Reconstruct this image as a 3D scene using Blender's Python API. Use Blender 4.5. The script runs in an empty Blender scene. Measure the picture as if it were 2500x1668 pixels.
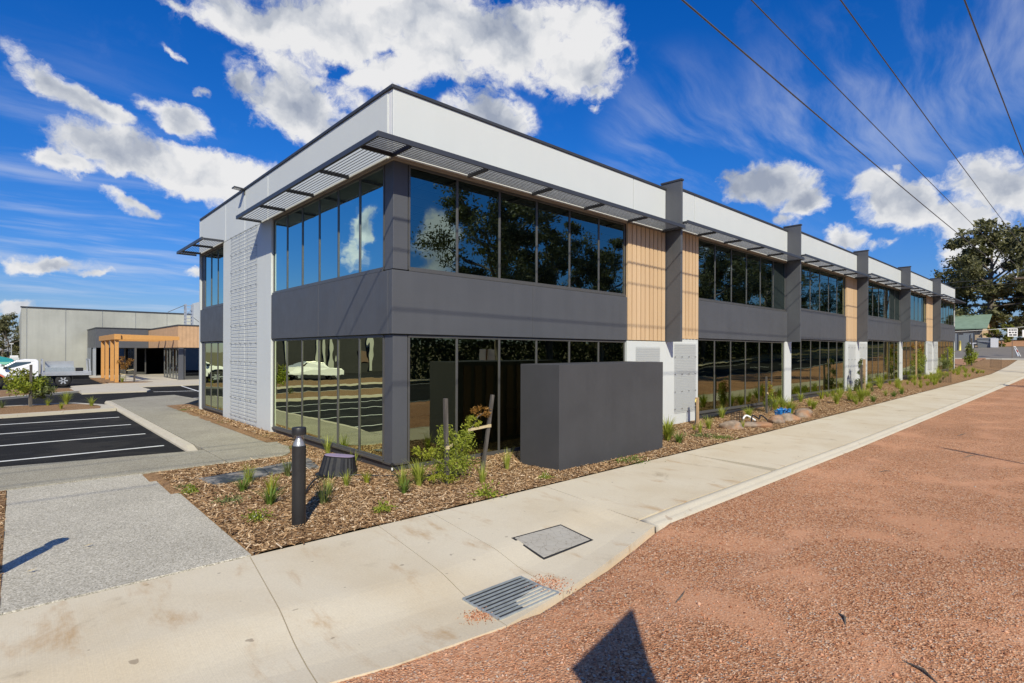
import bpy, math, random
import numpy as np
from mathutils import Matrix, Vector
R = math.radians
random.seed(7); rng = np.random.default_rng(7)
scn = bpy.context.scene
COL = scn.collection
# ------------------------------------------------------------------ camera
TH = R(47.4); ROLL = math.atan(9 / 2656)
rt = Vector((math.sin(TH), -math.cos(TH), 0)); fw = Vector((math.cos(TH), math.sin(TH), 0)); up = Vector((0, 0, 1))
cx_ = rt * math.cos(ROLL) + up * math.sin(ROLL); cy_ = up * math.cos(ROLL) - rt * math.sin(ROLL)
CAM = Vector((-4.99, -8.609, 2.18))
cam = bpy.data.cameras.new('camera'); cam.sensor_width = 36; cam.lens = 1323 / 2500 * 36
cam.shift_y = 25.1 / 2500; cam.clip_start = .05; cam.clip_end = 3000
co = bpy.data.objects.new('camera', cam); COL.objects.link(co)
m = Matrix.Identity(4)
for i in range(3):
    m[i][0], m[i][1], m[i][2], m[i][3] = cx_[i], cy_[i], -fw[i], CAM[i]
co.matrix_world = m
scn.camera = co
# ------------------------------------------------------------------ sun, exposure
SUN = Vector((-1, -1.5, 1.42)).normalized()
sl = bpy.data.lights.new('sun', 'SUN'); sl.energy = 4.9; sl.angle = R(.53); sl.color = (1, .925, .735)
so = bpy.data.objects.new('sun', sl); COL.objects.link(so)
so.rotation_euler = SUN.to_track_quat('Z', 'Y').to_euler(); so.location = (-20, -30, 40)
scn.view_settings.view_transform = 'Standard'; scn.view_settings.look = 'None'
scn.view_settings.exposure = 0.0; scn.view_settings.gamma = 1.0
try:
    scn.cycles.transparent_max_bounces = 12; scn.cycles.max_bounces = 8
except Exception: pass

# ------------------------------------------------------------------ node helper
class NT:
    def __init__(s, tree): s.t = tree; s.n = tree.nodes; s.l = tree.links
    def node(s, typ, **kw):
        x = s.n.new(typ)
        for k, v in kw.items(): setattr(x, k, v)
        return x
    def put(s, sock, v):
        if v is None: return
        if isinstance(v, bpy.types.NodeSocket): s.l.new(v, sock)
        else: sock.default_value = v
    def math(s, op, a, b=None, c=None, clamp=False):
        x = s.node('ShaderNodeMath', operation=op); x.use_clamp = clamp
        s.put(x.inputs[0], a); s.put(x.inputs[1], b); s.put(x.inputs[2], c)
        return x.outputs[0]
    def vmath(s, op, a, b=None, out=0):
        x = s.node('ShaderNodeVectorMath', operation=op)
        s.put(x.inputs[0], a)
        if b is not None: s.put(x.inputs[3] if op == 'SCALE' else x.inputs[1], b)
        return x.outputs[out]
    def mix(s, f, a, b, blend='MIX'):
        x = s.node('ShaderNodeMix', data_type='RGBA', blend_type=blend)
        s.put(x.inputs[0], f)
        s.put(x.inputs[6], (*a, 1) if isinstance(a, tuple) and len(a) == 3 else a)
        s.put(x.inputs[7], (*b, 1) if isinstance(b, tuple) and len(b) == 3 else b)
        return x.outputs[2]
    def ss(s, v, a, b):
        x = s.node('ShaderNodeMapRange', interpolation_type='SMOOTHSTEP')
        s.put(x.inputs[0], v); s.put(x.inputs[1], a); s.put(x.inputs[2], b)
        return x.outputs[0]
    def rng(s, v, a, b, c, d):
        x = s.node('ShaderNodeMapRange')
        for i, q in enumerate((v, a, b, c, d)): s.put(x.inputs[i], q)
        return x.outputs[0]
    def noise(s, vec, scale, detail=4, rough=.55, dist=0.0, col=False):
        x = s.node('ShaderNodeTexNoise')
        if vec is not None: s.put(x.inputs['Vector'], vec)
        s.put(x.inputs['Scale'], scale); s.put(x.inputs['Detail'], detail); s.put(x.inputs['Roughness'], rough); s.put(x.inputs['Distortion'], dist)
        return x.outputs[1 if col else 0]
    def voro(s, vec, scale, feat='F1', out='Distance', rnd=1.0):
        x = s.node('ShaderNodeTexVoronoi', feature=feat)
        s.put(x.inputs['Vector'], vec); s.put(x.inputs['Scale'], scale); s.put(x.inputs['Randomness'], rnd)
        return x.outputs[out]
    def mapping(s, vec, loc=(0, 0, 0), rot=(0, 0, 0), sc=(1, 1, 1), typ='POINT'):
        x = s.node('ShaderNodeMapping', vector_type=typ)
        s.put(x.inputs[0], vec); x.inputs['Location'].default_value = loc; x.inputs['Rotation'].default_value = rot; x.inputs['Scale'].default_value = sc
        return x.outputs[0]
    def ramp(s, f, stops, interp='LINEAR'):
        x = s.node('ShaderNodeValToRGB'); cr = x.color_ramp; cr.interpolation = interp
        while len(cr.elements) < len(stops): cr.elements.new(.5)
        for e, (p, c) in zip(cr.elements, stops): e.position = p; e.color = (*c, 1)
        s.put(x.inputs[0], f); return x.outputs[0]
    def bump(s, h, strength=.5, dist=.01):
        x = s.node('ShaderNodeBump'); s.put(x.inputs['Height'], h); x.inputs['Strength'].default_value = strength; x.inputs['Distance'].default_value = dist
        return x.outputs[0]

# ------------------------------------------------------------------ world: Nishita sky with procedural clouds
CLOUDS = [(0.328, 0.804, 0.496, -1.051, 0.008, -0.383, 0.219, 0.054, 1.0), (0.521, 0.684, 0.51, -1.035, -0.043, -0.677, 0.257, 0.075, 1.1), (0.666, 0.579, 0.47, -1.072, 0.179, -0.758, 0.099, 0.06, 1.0), (0.697, 0.571, 0.435, -1.121, 0.053, -0.859, 0.046, 0.025, 0.75), (0.336, 0.856, 0.394, -1.159, 0.184, -0.295, 0.116, 0.073, 0.95), (0.252, 0.88, 0.403, -1.148, -0.185, -0.362, 0.058, 0.022, 0.7), (0.591, 0.707, 0.389, -1.154, 0.28, -0.575, 0.083, 0.063, 1.0), (0.449, 0.773, 0.448, -1.105, -0.091, -0.572, 0.092, 0.036, 0.8), (0.164, 0.865, 0.475, -1.069, 0.159, -0.1, 0.08, 0.015, 0.6), (0.046, 0.934, 0.353, -1.163, 0.469, 0.144, 0.070, 0.029, 0.92), (0.095, 0.939, 0.334, -1.221, 0.35, -0.007, 0.042, 0.019, 0.8), (0.175, 0.923, 0.342, -1.195, 0.374, -0.045, 0.055, 0.023, 0.8), (0.115, 0.951, 0.286, -1.281, 0.039, -0.108, 0.1, 0.036, 1.0), (0.225, 0.935, 0.27, -1.295, 0.034, -0.212, 0.135, 0.042, 1.0), (0.048, 0.966, 0.253, -1.309, -0.205, -0.104, 0.036, 0.019, 0.85), (0.117, 0.967, 0.225, -1.341, 0.15, -0.085, 0.044, 0.017, 0.75), (0.2, 0.901, 0.385, -1.106, 0.537, 0.033, 0.015, 0.013, 0.6), (0.165, 0.895, 0.414, -1.042, 0.609, 0.141, 0.021, 0.007, 0.5), (0.023, 0.993, 0.117, -1.454, -0.015, -0.025, 0.067, 0.015, 0.85), (0.077, 0.991, 0.108, -1.462, -0.089, -0.087, 0.029, 0.009, 0.6), (0.003, 0.998, 0.061, -1.509, -0.06, -0.006, 0.025, 0.01, 0.75), (0.207, 0.97, 0.13, -1.44, -0.08, -0.221, 0.023, 0.01, 0.5), (0.893, 0.36, 0.27, -1.295, 0.12, -1.153, 0.08, 0.04, 1.0), (0.917, 0.32, 0.24, -1.326, 0.121, -1.205, 0.042, 0.035, 0.9), (0.872, 0.411, 0.264, -1.302, 0.1, -1.103, 0.037, 0.03, 0.75), (0.916, 0.344, 0.209, -1.359, 0.099, -1.19, 0.035, 0.019, 0.7), (0.947, 0.269, 0.177, -1.389, 0.199, -1.257, 0.04, 0.024, 0.95), (0.956, 0.199, 0.217, -1.341, 0.302, -1.296, 0.08, 0.045, 1.05), (0.973, 0.14, 0.190, -1.364, 0.3, -1.338, 0.085, 0.042, 1.0), (0.971, 0.097, 0.221, -1.332, 0.2, -1.379, 0.08, 0.05, 1.05), (0.982, 0.128, 0.142, -1.427, 0.113, -1.425, 0.05, 0.028, 0.95), (0.986, 0.086, 0.14, -1.429, 0.121, -1.467, 0.06, 0.034, 0.95), (0.943, 0.201, 0.266, -1.297, 0.176, -1.312, 0.012, 0.008, 0.55), (0.706, 0.578, 0.408, -1.15, 0.05, -0.862, 0.019, 0.014, 0.5), (0.958, 0.235, 0.163, -1.406, 0.102, -1.313, 0.031, 0.011, 0.5), (-.458, .87, .215, 0, 0, 0, .028, .028, .8), (-.44, .88, .165, 0, 0, 0, .026, .026, .75), (.563, -.815, .175, 0, 0, 0, .06, .06, .95), (.85, -.38, .20, 0, 0, 0, .09, .09, 1.0)]
w = bpy.data.worlds.new('World'); scn.world = w; w.use_nodes = True
T = NT(w.node_tree); T.n.clear()
tc = T.node('ShaderNodeTexCoord').outputs['Generated']
sep = T.node('ShaderNodeSeparateXYZ'); T.put(sep.inputs[0], tc); el = sep.outputs[2]
sky = T.node('ShaderNodeTexSky', sky_type='NISHITA'); sky.sun_disc = False
sky.sun_elevation = math.asin(SUN.z); sky.sun_rotation = math.atan2(SUN.x, SUN.y)
sky.altitude = 100; sky.air_density = 1.0; sky.dust_density = .2; sky.ozone_density = 3.0
hs = T.node('ShaderNodeHueSaturation'); hs.inputs['Saturation'].default_value = 1.22; hs.inputs['Value'].default_value = 1.0
T.put(hs.inputs['Color'], sky.outputs[0])
tint = T.ramp(el, [(0, (.50, .55, .86)), (.07, (.46, .60, .92)), (.16, (.36, .66, 1.10)), (.32, (.22, .74, 1.30)), (.55, (.06, .72, 1.42)), (1, (.06, .70, 1.3))])
skyc = T.mix(1.0, hs.outputs[0], tint, 'MULTIPLY')
def cen(n): return T.vmath('SUBTRACT', n, (.5, .5, .5))
w1 = T.vmath('SCALE', cen(T.noise(tc, 4.0, 2, .5, 0, True)), .055)
w2 = T.vmath('SCALE', cen(T.noise(tc, 17.0, 5, .6, 0, True)), .055)
dv = T.vmath('ADD', tc, T.vmath('ADD', w1, w2))
mm = None
for (x, y, z, ex, ey, ez, ra, rb, wt) in CLOUDS:
    q = T.mapping(dv, (x, y, z), (ex, ey, ez), (ra * 1.15, rb * 1.2, max(ra, rb) * 1.6), 'TEXTURE')
    ln = T.vmath('LENGTH', q, out=1)
    v = T.math('MULTIPLY', T.math('SUBTRACT', 1.0, ln, clamp=True), wt)
    mm = v if mm is None else T.math('SMOOTH_MAX', mm, v, .1)
# clouds elsewhere in the sky, behind the street
bd = T.vmath('DOT_PRODUCT', tc, (.677, .736, 0), out=1)
back = T.ss(bd, .35, 0.0)
gen = T.math('MULTIPLY', T.math('MULTIPLY', T.ss(T.noise(tc, 2.6, 3, .5), .50, .70), back), .8)
gen = T.math('MULTIPLY', gen, T.ss(T.vmath('LENGTH', T.vmath('SUBTRACT', tc, (.55, -.77, .36)), out=1), .25, .45))
mm = T.math('MAXIMUM', mm, gen)
sd = T.mapping(dv, sc=(1, 1, 1.35))
n1 = T.noise(sd, 12.0, 10, .60)
n2 = T.noise(dv, 6.5, 5, .5)
n2b = T.noise(T.vmath('ADD', dv, (-.012, -.018, .040)), 6.5, 5, .5)
dens = T.math('ADD', T.math('MULTIPLY', mm, 1.25), T.math('MULTIPLY', T.math('SUBTRACT', n1, .53), 2.5))
alpha = T.math('MULTIPLY', T.ss(dens, .08, .60), T.ss(mm, .06, .22))
relief = T.math('MULTIPLY', T.math('SUBTRACT', n2b, n2), 5.0)
thick = T.math('ADD', T.ss(mm, .25, .95), T.math('MULTIPLY', T.math('SUBTRACT', n2, .50), 2.2))
shade = T.math('ADD', T.math('MULTIPLY', thick, .58), relief, clamp=True)
shade = T.math('ADD', shade, T.math('MULTIPLY', T.math('SUBTRACT', .5, n1), .5), clamp=True)
ccol = T.ramp(shade, [(0, (.92, .92, .93)), (.3, (.76, .78, .82)), (.6, (.55, .59, .67)), (1, (.36, .41, .52))])
# thin high cirrus, drawn out along the wind
den = T.math('ADD', T.math('MAXIMUM', el, 0.0), .16)
cmb = T.node('ShaderNodeCombineXYZ'); T.put(cmb.inputs[0], T.math('DIVIDE', sep.outputs[0], den)); T.put(cmb.inputs[1], T.math('DIVIDE', sep.outputs[1], den))
cw = T.vmath('ADD', cmb.outputs[0], T.vmath('SCALE', cen(T.noise(cmb.outputs[0], .9, 3, .5, 0, True)), .45))
cn = T.noise(T.mapping(cw, rot=(0, 0, R(-52)), sc=(.55, 2.6, 1)), 1.9, 9, .60)
cn2 = T.noise(cw, .8, 3, .5)
cn = T.math('ADD', cn, T.math('MULTIPLY', T.math('SUBTRACT', cn2, .5), .45))
def blob(c, rad):
    ln = T.vmath('LENGTH', T.vmath('SUBTRACT', tc, c), out=1)
    return T.ss(ln, rad, rad * .2)
cm = None
for c, rad, k in (((.807, .478, .347), .17, .85), ((.86, .37, .33), .16, .8), ((.893, .288, .347), .20, 1.0), ((.905, .16, .395), .24, .9), ((.91, .06, .44), .2, .8), ((.05, .984, .165), .3, .8), ((.144, .983, .109), .22, 1.0), ((.028, .997, .077), .22, 1.0), ((.22, .96, .16), .18, .7)):
    b = T.math('MULTIPLY', blob(c, rad), k); cm = b if cm is None else T.math('MAXIMUM', cm, b)
cir = T.math('MULTIPLY', T.math('MULTIPLY', T.ss(cn, .42, .78), cm), .55)
skyc = T.mix(cir, skyc, (6.6, 7.1, 8.2))
# clouds are given in the sky texture's own units
cc = T.vmath('SCALE', ccol, 9.0)
skyc = T.mix(alpha, skyc, cc)
bg = T.node('ShaderNodeBackground'); T.put(bg.inputs[0], skyc); bg.inputs[1].default_value = .1
T.l.new(bg.outputs[0], T.node('ShaderNodeOutputWorld').inputs[0])

# ------------------------------------------------------------------ materials
MATS = {}
def mat(name, fn):
    mt = bpy.data.materials.new(name); mt.use_nodes = True
    t = NT(mt.node_tree); t.n.clear()
    out = t.node('ShaderNodeOutputMaterial')
    bs = t.node('ShaderNodeBsdfPrincipled')
    t.l.new(bs.outputs[0], out.inputs[0]); t.out = out; t.bs = bs
    t.oc = t.node('ShaderNodeTexCoord').outputs['Object']
    t.geo = t.node('ShaderNodeNewGeometry')
    t.isl = t.geo.outputs['Random Per Island']; t.pos = t.geo.outputs['Position']
    fn(t); MATS[name] = mt
    return mt
def setb(t, col=None, rough=None, normal=None, metal=None, spec=None):
    I = t.bs.inputs
    if col is not None: t.put(I['Base Color'], (*col, 1) if isinstance(col, tuple) and len(col) == 3 else col)
    if rough is not None: t.put(I['Roughness'], rough)
    if normal is not None: t.put(I['Normal'], normal)
    if metal is not None: t.put(I['Metallic'], metal)
    if spec is not None: t.put(I['Specular IOR Level'], spec)
def painted(name, col, rough=.5, var=.05, scale=1.2, metal=0.0, spec=.5, bump=0.0, streak=0.0):
    def fn(t):
        n = t.noise(t.pos, scale, 5, .6)
        k = t.rng(n, .25, .75, 1 - var, 1 + var)
        if streak:
            st = t.noise(t.mapping(t.pos, sc=(3.5, 3.5, .22)), 1.0, 5, .65)
            k = t.math('MULTIPLY', k, t.rng(st, .42, .8, 1.0, 1 - streak))
        c = t.vmath('SCALE', (*col,), k)
        nb = None
        if bump: nb = t.bump(t.noise(t.pos, 220, 3, .6), bump, .004)
        r = t.rng(t.noise(t.pos, scale * 3, 4, .6), .3, .7, rough - .06, rough + .08)
        setb(t, c, r, nb, metal, spec)
    return mat(name, fn)
painted('white_panel', (.605, .635, .64), .6, .022, .5, streak=.02, bump=.12)
painted('white_trim', (.78, .78, .78), .5, .02)
painted('charcoal', (.088, .093, .106), .48, .08, .9, spec=.4, streak=.10, bump=.1)
painted('charcoal_dark', (.045, .048, .056), .45, .08, 1.5, spec=.4)
painted('charcoal_render', (.062, .063, .069), .7, .10, 1.4, spec=.3, streak=.10, bump=.5)
painted('frame_metal', (.12, .118, .116), .38, .05, 2, metal=.35)
painted('soffit_beige', (.34, .30, .24), .6, .05)
painted('shade_metal', (.05, .055, .068), .42, .06, 2, metal=.1)
painted('black_plastic', (.018, .018, .02), .42, .2, 8)
painted('black_paint', (.022, .022, .024), .40, .1, 6)
painted('dark_void', (.02, .02, .022), .8, .1)
painted('interior_wall', (.42, .43, .42), .8, .03)
painted('interior_floor', (.24, .24, .23), .5, .15, .8)
painted('car_white', (.80, .81, .83), .22, .02)
painted('rubber', (.02, .02, .021), .8, .2, 9)
painted('aluminium', (.55, .57, .60), .42, .06, 3, metal=.6)
painted('galvanised', (.40, .45, .49), .38, .18, 14, metal=.4)
painted('mesh_wire', (.33, .34, .35), .5, .1, 14, metal=.1)
painted('concrete_wall', (.40, .405, .37), .85, .20, .30, streak=.12)
painted('grey_fence', (.21, .23, .25), .6, .06, 1)
painted('green_roof', (.19, .27, .20), .7, .15, 1.5)
painted('cream_brick', (.50, .38, .25), .8, .10, 1.5)
painted('teal_cloth', (.02, .25, .26), .6, .25, 2)
painted('mint_cloth', (.25, .60, .45), .6, .1, 2)
painted('orange_paint', (.62, .12, .05), .5, .2, 3)
painted('yellow_paint', (.75, .62, .18), .5, .05, 3)
painted('red_paint', (.55, .10, .08), .5, .05, 3)
painted('blue_plastic', (.03, .20, .52), .4, .2, 12)
painted('white_plastic', (.75, .75, .75), .4, .05, 12)
painted('sign_white', (.72, .73, .76), .4, .03)
painted('sign_ink', (.02, .02, .03), .5, .03)
painted('wire_black', (.10, .10, .105), .5, .08, 3)
painted('lilac_plastic', (.34, .27, .40), .5, .15, 10)
painted('pole_timber', (.16, .12, .09), .85, .25, 4)
painted('slat_brown', (.13, .075, .05), .6, .1, 4)
painted('hessian', (.52, .43, .26), .9, .1, 20)
painted('line_paint', (.74, .75, .74), .6, .10, 3)
def _fn(t):
    n = t.noise(t.mapping(t.pos, sc=(14, 14, .5)), 1.0, 6, .6)
    c = t.mix(t.isl, (.60, .42, .25), (.70, .515, .33)); c = t.mix(t.rng(n, .3, .7, 0, .34), c, (.47, .30, .165))
    setb(t, c, .55, None, 0, .3)
mat('batten_timber', _fn)
def _fn(t):
    n = t.noise(t.mapping(t.pos, sc=(3, 3, 9)), 2.0, 6, .65, .6)
    c = t.mix(n, (.68, .36, .11), (.47, .22, .06)); setb(t, c, .6)
mat('orange_timber', _fn)
painted('annex_timber', (.52, .33, .19), .6, .12, 2.5)
def _fn(t):
    n = t.noise(t.mapping(t.pos, sc=(25, 25, 2.2)), 1.0, 6, .7)
    c = t.ramp(n, [(.3, (.035, .03, .026)), (.6, (.105, .095, .086)), (.8, (.19, .18, .17))]); setb(t, c, .9, t.bump(n, .6, .01))
mat('stake_grey', _fn)
def _fn(t):
    n = t.noise(t.mapping(t.pos, sc=(25, 25, 2.2)), 1.0, 6, .7)
    setb(t, t.mix(n, (.30, .19, .10), (.52, .37, .22)), .85, t.bump(n, .5, .01))
mat('stake_pine', _fn)
def _fn(t):
    n = t.noise(t.mapping(t.pos, sc=(6, 6, 1.2)), 1.6, 7, .7)
    setb(t, t.ramp(n, [(.3, (.055, .045, .036)), (.55, (.17, .145, .12)), (.8, (.30, .27, .23))]), .9, t.bump(n, .8, .05))
mat('bark_trunk', _fn)
def glass(name, tint, refl, base, wav):
    def fn(t):
        h = t.noise(t.pos, 1.1, 2, .4)
        nb = t.bump(h, 1.0, wav)
        fr = t.node('ShaderNodeFresnel'); fr.inputs['IOR'].default_value = 1.9
        f = t.math('MULTIPLY_ADD', fr.outputs[0], 1.0, base, clamp=True)
        tr = t.node('ShaderNodeBsdfTransparent'); tr.inputs[0].default_value = (*tint, 1)
        gl = t.node('ShaderNodeBsdfGlossy'); gl.inputs['Color'].default_value = (*refl, 1); gl.inputs['Roughness'].default_value = .003
        t.put(gl.inputs['Normal'], nb)
        mx = t.node('ShaderNodeMixShader'); t.put(mx.inputs[0], f); t.l.new(tr.outputs[0], mx.inputs[1]); t.l.new(gl.outputs[0], mx.inputs[2])
        t.l.new(mx.outputs[0], t.out.inputs[0])
    return mat(name, fn)
glass('glass', (.20, .26, .24), (.62, .78, .72), .24, .0028)
glass('glass_ground', (.22, .27, .235), (.64, .70, .47), .25, .0034)
glass('glass_car', (.05, .06, .06), (.8, .85, .85), .15, .0)
def _fn(t):
    tr = t.node('ShaderNodeBsdfTransparent'); tr.inputs[0].default_value = (.88, .9, .9, 1)
    gl = t.node('ShaderNodeBsdfGlossy'); gl.inputs['Roughness'].default_value = .05
    mx = t.node('ShaderNodeMixShader'); mx.inputs[0].default_value = .14
    t.l.new(tr.outputs[0], mx.inputs[1]); t.l.new(gl.outputs[0], mx.inputs[2]); t.l.new(mx.outputs[0], t.out.inputs[0])
mat('clear_lens', _fn)
# ground materials
def _fn(t):
    big = t.noise(t.pos, .55, 5, .6, .4); fine = t.noise(t.pos, 60, 3, .7); mid = t.noise(t.mapping(t.pos, sc=(1, .35, 1)), 2.4, 6, .65, .3)
    c = t.mix(t.ss(big, .35, .72), (.655, .585, .45), (.585, .495, .35))
    st = t.math('MULTIPLY', t.ss(mid, .56, .76), .8)
    c = t.mix(st, c, (.43, .265, .115))
    dk = t.math('MULTIPLY', t.ss(t.noise(t.pos, 1.15, 5, .65, .5), .60, .78), .65)
    c = t.mix(dk, c, (.245, .175, .10))
    spk = t.ss(t.noise(t.pos, 9, 2, .4), .73, .77)
    c = t.mix(t.math('MULTIPLY', spk, .55), c, (.13, .09, .06))
    br = t.noise(t.mapping(t.pos, sc=(90, 1.4, 1)), 1.0, 3, .6)
    c = t.mix(t.rng(br, .3, .7, 0, .13), c, (.62, .57, .47))
    c = t.vmath('SCALE', c, t.rng(fine, .3, .7, .93, 1.07))
    setb(t, c, .85, t.bump(t.math('ADD', t.math('MULTIPLY', fine, .5), br), .25, .004), 0, .25)
mat('concrete_path', _fn)
def _fn(t):
    v = t.voro(t.pos, 95, out='Color'); g = t.node('ShaderNodeSeparateColor'); t.put(g.inputs[0], v)
    c = t.ramp(g.outputs[0], [(0, (.25, .23, .18)), (.45, (.49, .455, .375)), (.8, (.56, .525, .44)), (1, (.74, .70, .60))])
    big = t.noise(t.pos, .7, 5, .6); c = t.vmath('SCALE', c, t.rng(big, .25, .75, .84, 1.1))
    rust = t.math('MULTIPLY', t.ss(t.noise(t.pos, 1.6, 5, .6), .66, .8), .4); c = t.mix(rust, c, (.42, .29, .16))
    setb(t, c, .9, t.bump(t.voro(t.pos, 95), .6, .004), 0, .2)
mat('aggregate_pale', _fn)
def _fn(t):
    v = t.voro(t.pos, 110, out='Color'); g = t.node('ShaderNodeSeparateColor'); t.put(g.inputs[0], v)
    c = t.ramp(g.outputs[0], [(0, (.20, .18, .13)), (.5, (.345, .32, .25)), (1, (.50, .47, .39))])
    big = t.noise(t.pos, .6, 6, .65, .3); c = t.vmath('SCALE', c, t.rng(big, .25, .75, .78, 1.12))
    setb(t, c, .9, t.bump(t.voro(t.pos, 110), .6, .004), 0, .2)
mat('aggregate_tan', _fn)
def _fn(t):
    n = t.noise(t.pos, 1.2, 5, .6); f = t.noise(t.pos, 50, 3, .7)
    c = t.mix(n, (.60, .555, .46), (.48, .43, .335)); c = t.vmath('SCALE', c, t.rng(f, .3, .7, .93, 1.07))
    d = t.math('MULTIPLY', t.ss(t.noise(t.pos, 7, 3, .5), .62, .72), .45); c = t.mix(d, c, (.27, .17, .10))
    setb(t, c, .85, t.bump(f, .2, .004), 0, .25)
mat('concrete_kerb', _fn)
def _fn(t):
    v = t.voro(t.pos, 130, out='Color'); g = t.node('ShaderNodeSeparateColor'); t.put(g.inputs[0], v)
    c = t.mix(g.outputs[0], (.010, .010, .010), (.036, .036, .036)); n = t.noise(t.mapping(t.pos, sc=(.6, 2.5, 1)), 1.2, 6, .65)
    c = t.mix(t.ss(n, .52, .80), c, (.062, .060, .057)); sp = t.ss(t.noise(t.pos, 22, 2, .5), .72, .76); c = t.mix(t.math('MULTIPLY', sp, .5), c, (.3, .29, .26))
    pt = t.ss(t.noise(t.pos, .45, 5, .6, .6), .52, .6); c = t.mix(t.math('MULTIPLY', pt, .4), c, (.055, .052, .047)); setb(t, c, .9, t.bump(t.voro(t.pos, 130), .5, .004), 0, .06)
mat('asphalt', _fn)
def _fn(t):
    n = t.noise(t.pos, .8, 6, .65); f = t.noise(t.pos, 40, 3, .7)
    c = t.mix(n, (.15, .135, .115), (.24, .215, .19)); c = t.vmath('SCALE', c, t.rng(f, .3, .7, .85, 1.15)); setb(t, c, .85)
mat('asphalt_old', _fn)
def _fn(t):
    wrp = t.vmath('ADD', t.pos, t.vmath('SCALE', t.noise(t.pos, 40, 2, .5, 0, True), .012))
    v = t.voro(wrp, 62, out='Color'); g = t.node('ShaderNodeSeparateColor'); t.put(g.inputs[0], v)
    c = t.ramp(g.outputs[0], [(0, (.17, .070, .036)), (.2, (.40, .175, .085)), (.55, (.55, .265, .135)), (.8, (.63, .355, .205)), (.94, (.74, .50, .33)), (1, (.40, .385, .35))])
    dust = t.ss(t.noise(t.pos, .9, 6, .6, .5), .46, .66)
    c = t.mix(t.math('MULTIPLY', dust, .72), c, (.585, .305, .175)); tk = t.ss(t.noise(t.mapping(t.pos, sc=(.10, 1.1, 1)), 1.0, 4, .55), .54, .66); c = t.mix(t.math('MULTIPLY', tk, .35), c, (.62, .345, .215))
    big = t.noise(t.pos, .22, 4, .5); c = t.vmath('SCALE', c, t.rng(big, .3, .7, .86, 1.1))
    h = t.math('MULTIPLY', t.voro(wrp, 62), t.rng(dust, 0, 1, 1, .35))
    setb(t, c, .92, t.bump(h, 1.0, .012), 0, .15)
mat('red_gravel', _fn)
def _fn(t):
    c = t.ramp(t.isl, [(0, (.16, .065, .04)), (.3, (.40, .17, .09)), (.6, (.54, .26, .15)), (.85, (.66, .40, .27)), (1, (.42, .41, .38))]); setb(t, c, .9, None, 0, .2)
mat('gravel_stone', _fn)
def _fn(t):
    n = t.noise(t.mapping(t.pos, sc=(1, 1.4, 1)), 26, 6, .7, 1.2); b = t.noise(t.pos, 1.3, 5, .6)
    c = t.ramp(n, [(.28, (.045, .025, .012)), (.45, (.17, .10, .05)), (.6, (.33, .21, .115)), (.78, (.50, .35, .21))])
    c = t.mix(t.math('MULTIPLY', t.ss(b, .45, .7), .35), c, (.26, .16, .085))
    c = t.vmath('SCALE', c, 1.25); setb(t, c, .95, t.bump(n, .8, .02), 0, .1)
mat('mulch', _fn)
def _fn(t):
    n = t.noise(t.mapping(t.oc, sc=(40, 40, 40)), 1.0, 3, .6)
    c = t.ramp(t.isl, [(0, (.06, .032, .015)), (.2, (.17, .092, .044)), (.45, (.31, .185, .092)), (.7, (.45, .29, .155)), (.9, (.60, .43, .26)), (1, (.70, .56, .40))])
    c = t.vmath('SCALE', c, t.rng(n, .3, .7, .75, 1.2)); setb(t, c, .9, None, 0, .2)
mat('mulch_chip', _fn)
def _fn(t):
    n = t.noise(t.pos, .35, 6, .65); f = t.noise(t.pos, 6, 4, .7)
    c = t.mix(n, (.11, .12, .04), (.24, .17, .09)); c = t.vmath('SCALE', c, t.rng(f, .3, .7, .75, 1.2)); setb(t, c, .95)
mat('dry_ground', _fn)
def _fn(t):
    n = t.noise(t.pos, 2.5, 6, .65); setb(t, t.mix(n, (.30, .13, .06), (.45, .27, .16)), .95, t.bump(n, .8, .1))
mat('red_soil', _fn)
def _fn(t):
    n = t.noise(t.pos, 5, 6, .65, .6); k = t.noise(t.pos, 2.0, 3, .5)
    c = t.mix(t.ss(n, .35, .65), (.33, .26, .20), (.20, .155, .12)); c = t.mix(t.math('MULTIPLY', t.ss(k, .46, .64), .7), c, (.38, .18, .08)); setb(t, c, .85, t.bump(n, .8, .04))
mat('rock', _fn)
def _fn(t):
    n = t.noise(t.pos, 3.2, 7, .7, .4); c = t.mix(t.ss(n, .42, .6), (.035, .043, .05), (.30, .28, .25))
    r = t.ss(t.noise(t.pos, 2.1, 3, .5), .6, .75); c = t.mix(t.math('MULTIPLY', r, .5), c, (.36, .25, .17)); setb(t, c, .6)
mat('dusty_lid', _fn)
def _fn(t):
    v = t.voro(t.vmath('ADD', t.pos, t.vmath('SCALE', t.noise(t.pos, 9, 2, .5, 0, True), .12)), 9, 'DISTANCE_TO_EDGE'); n = t.noise(t.pos, 5, 5, .6)
    c = t.mix(n, (.46, .44, .39), (.37, .34, .285)); c = t.mix(t.ss(v, .035, .0), c, (.27, .245, .20)); setb(t, c, .85, t.bump(v, .5, .01))
mat('pit_concrete', _fn)
def leaf(name, a, b, trans=.25, rough=.55):
    def fn(t):
        lo = t.noise(t.pos, .9, 3, .5)
        f = t.math('ADD', t.math('MULTIPLY', t.isl, .7), t.math('MULTIPLY', lo, .35), clamp=True)
        c = t.mix(f, a, b); setb(t, c, rough, None, 0, .3)
        tl = t.node('ShaderNodeBsdfTranslucent'); t.put(tl.inputs[0], t.vmath('MULTIPLY', c, (1.15, 1.25, .5)))
        mx = t.node('ShaderNodeMixShader'); mx.inputs[0].default_value = trans
        t.l.new(t.bs.outputs[0], mx.inputs[1]); t.l.new(tl.outputs[0], mx.inputs[2]); t.l.new(mx.outputs[0], t.out.inputs[0])
    return mat(name, fn)
leaf('leaf_gum', (.05, .058, .026), (.23, .22, .11), .25)
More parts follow.
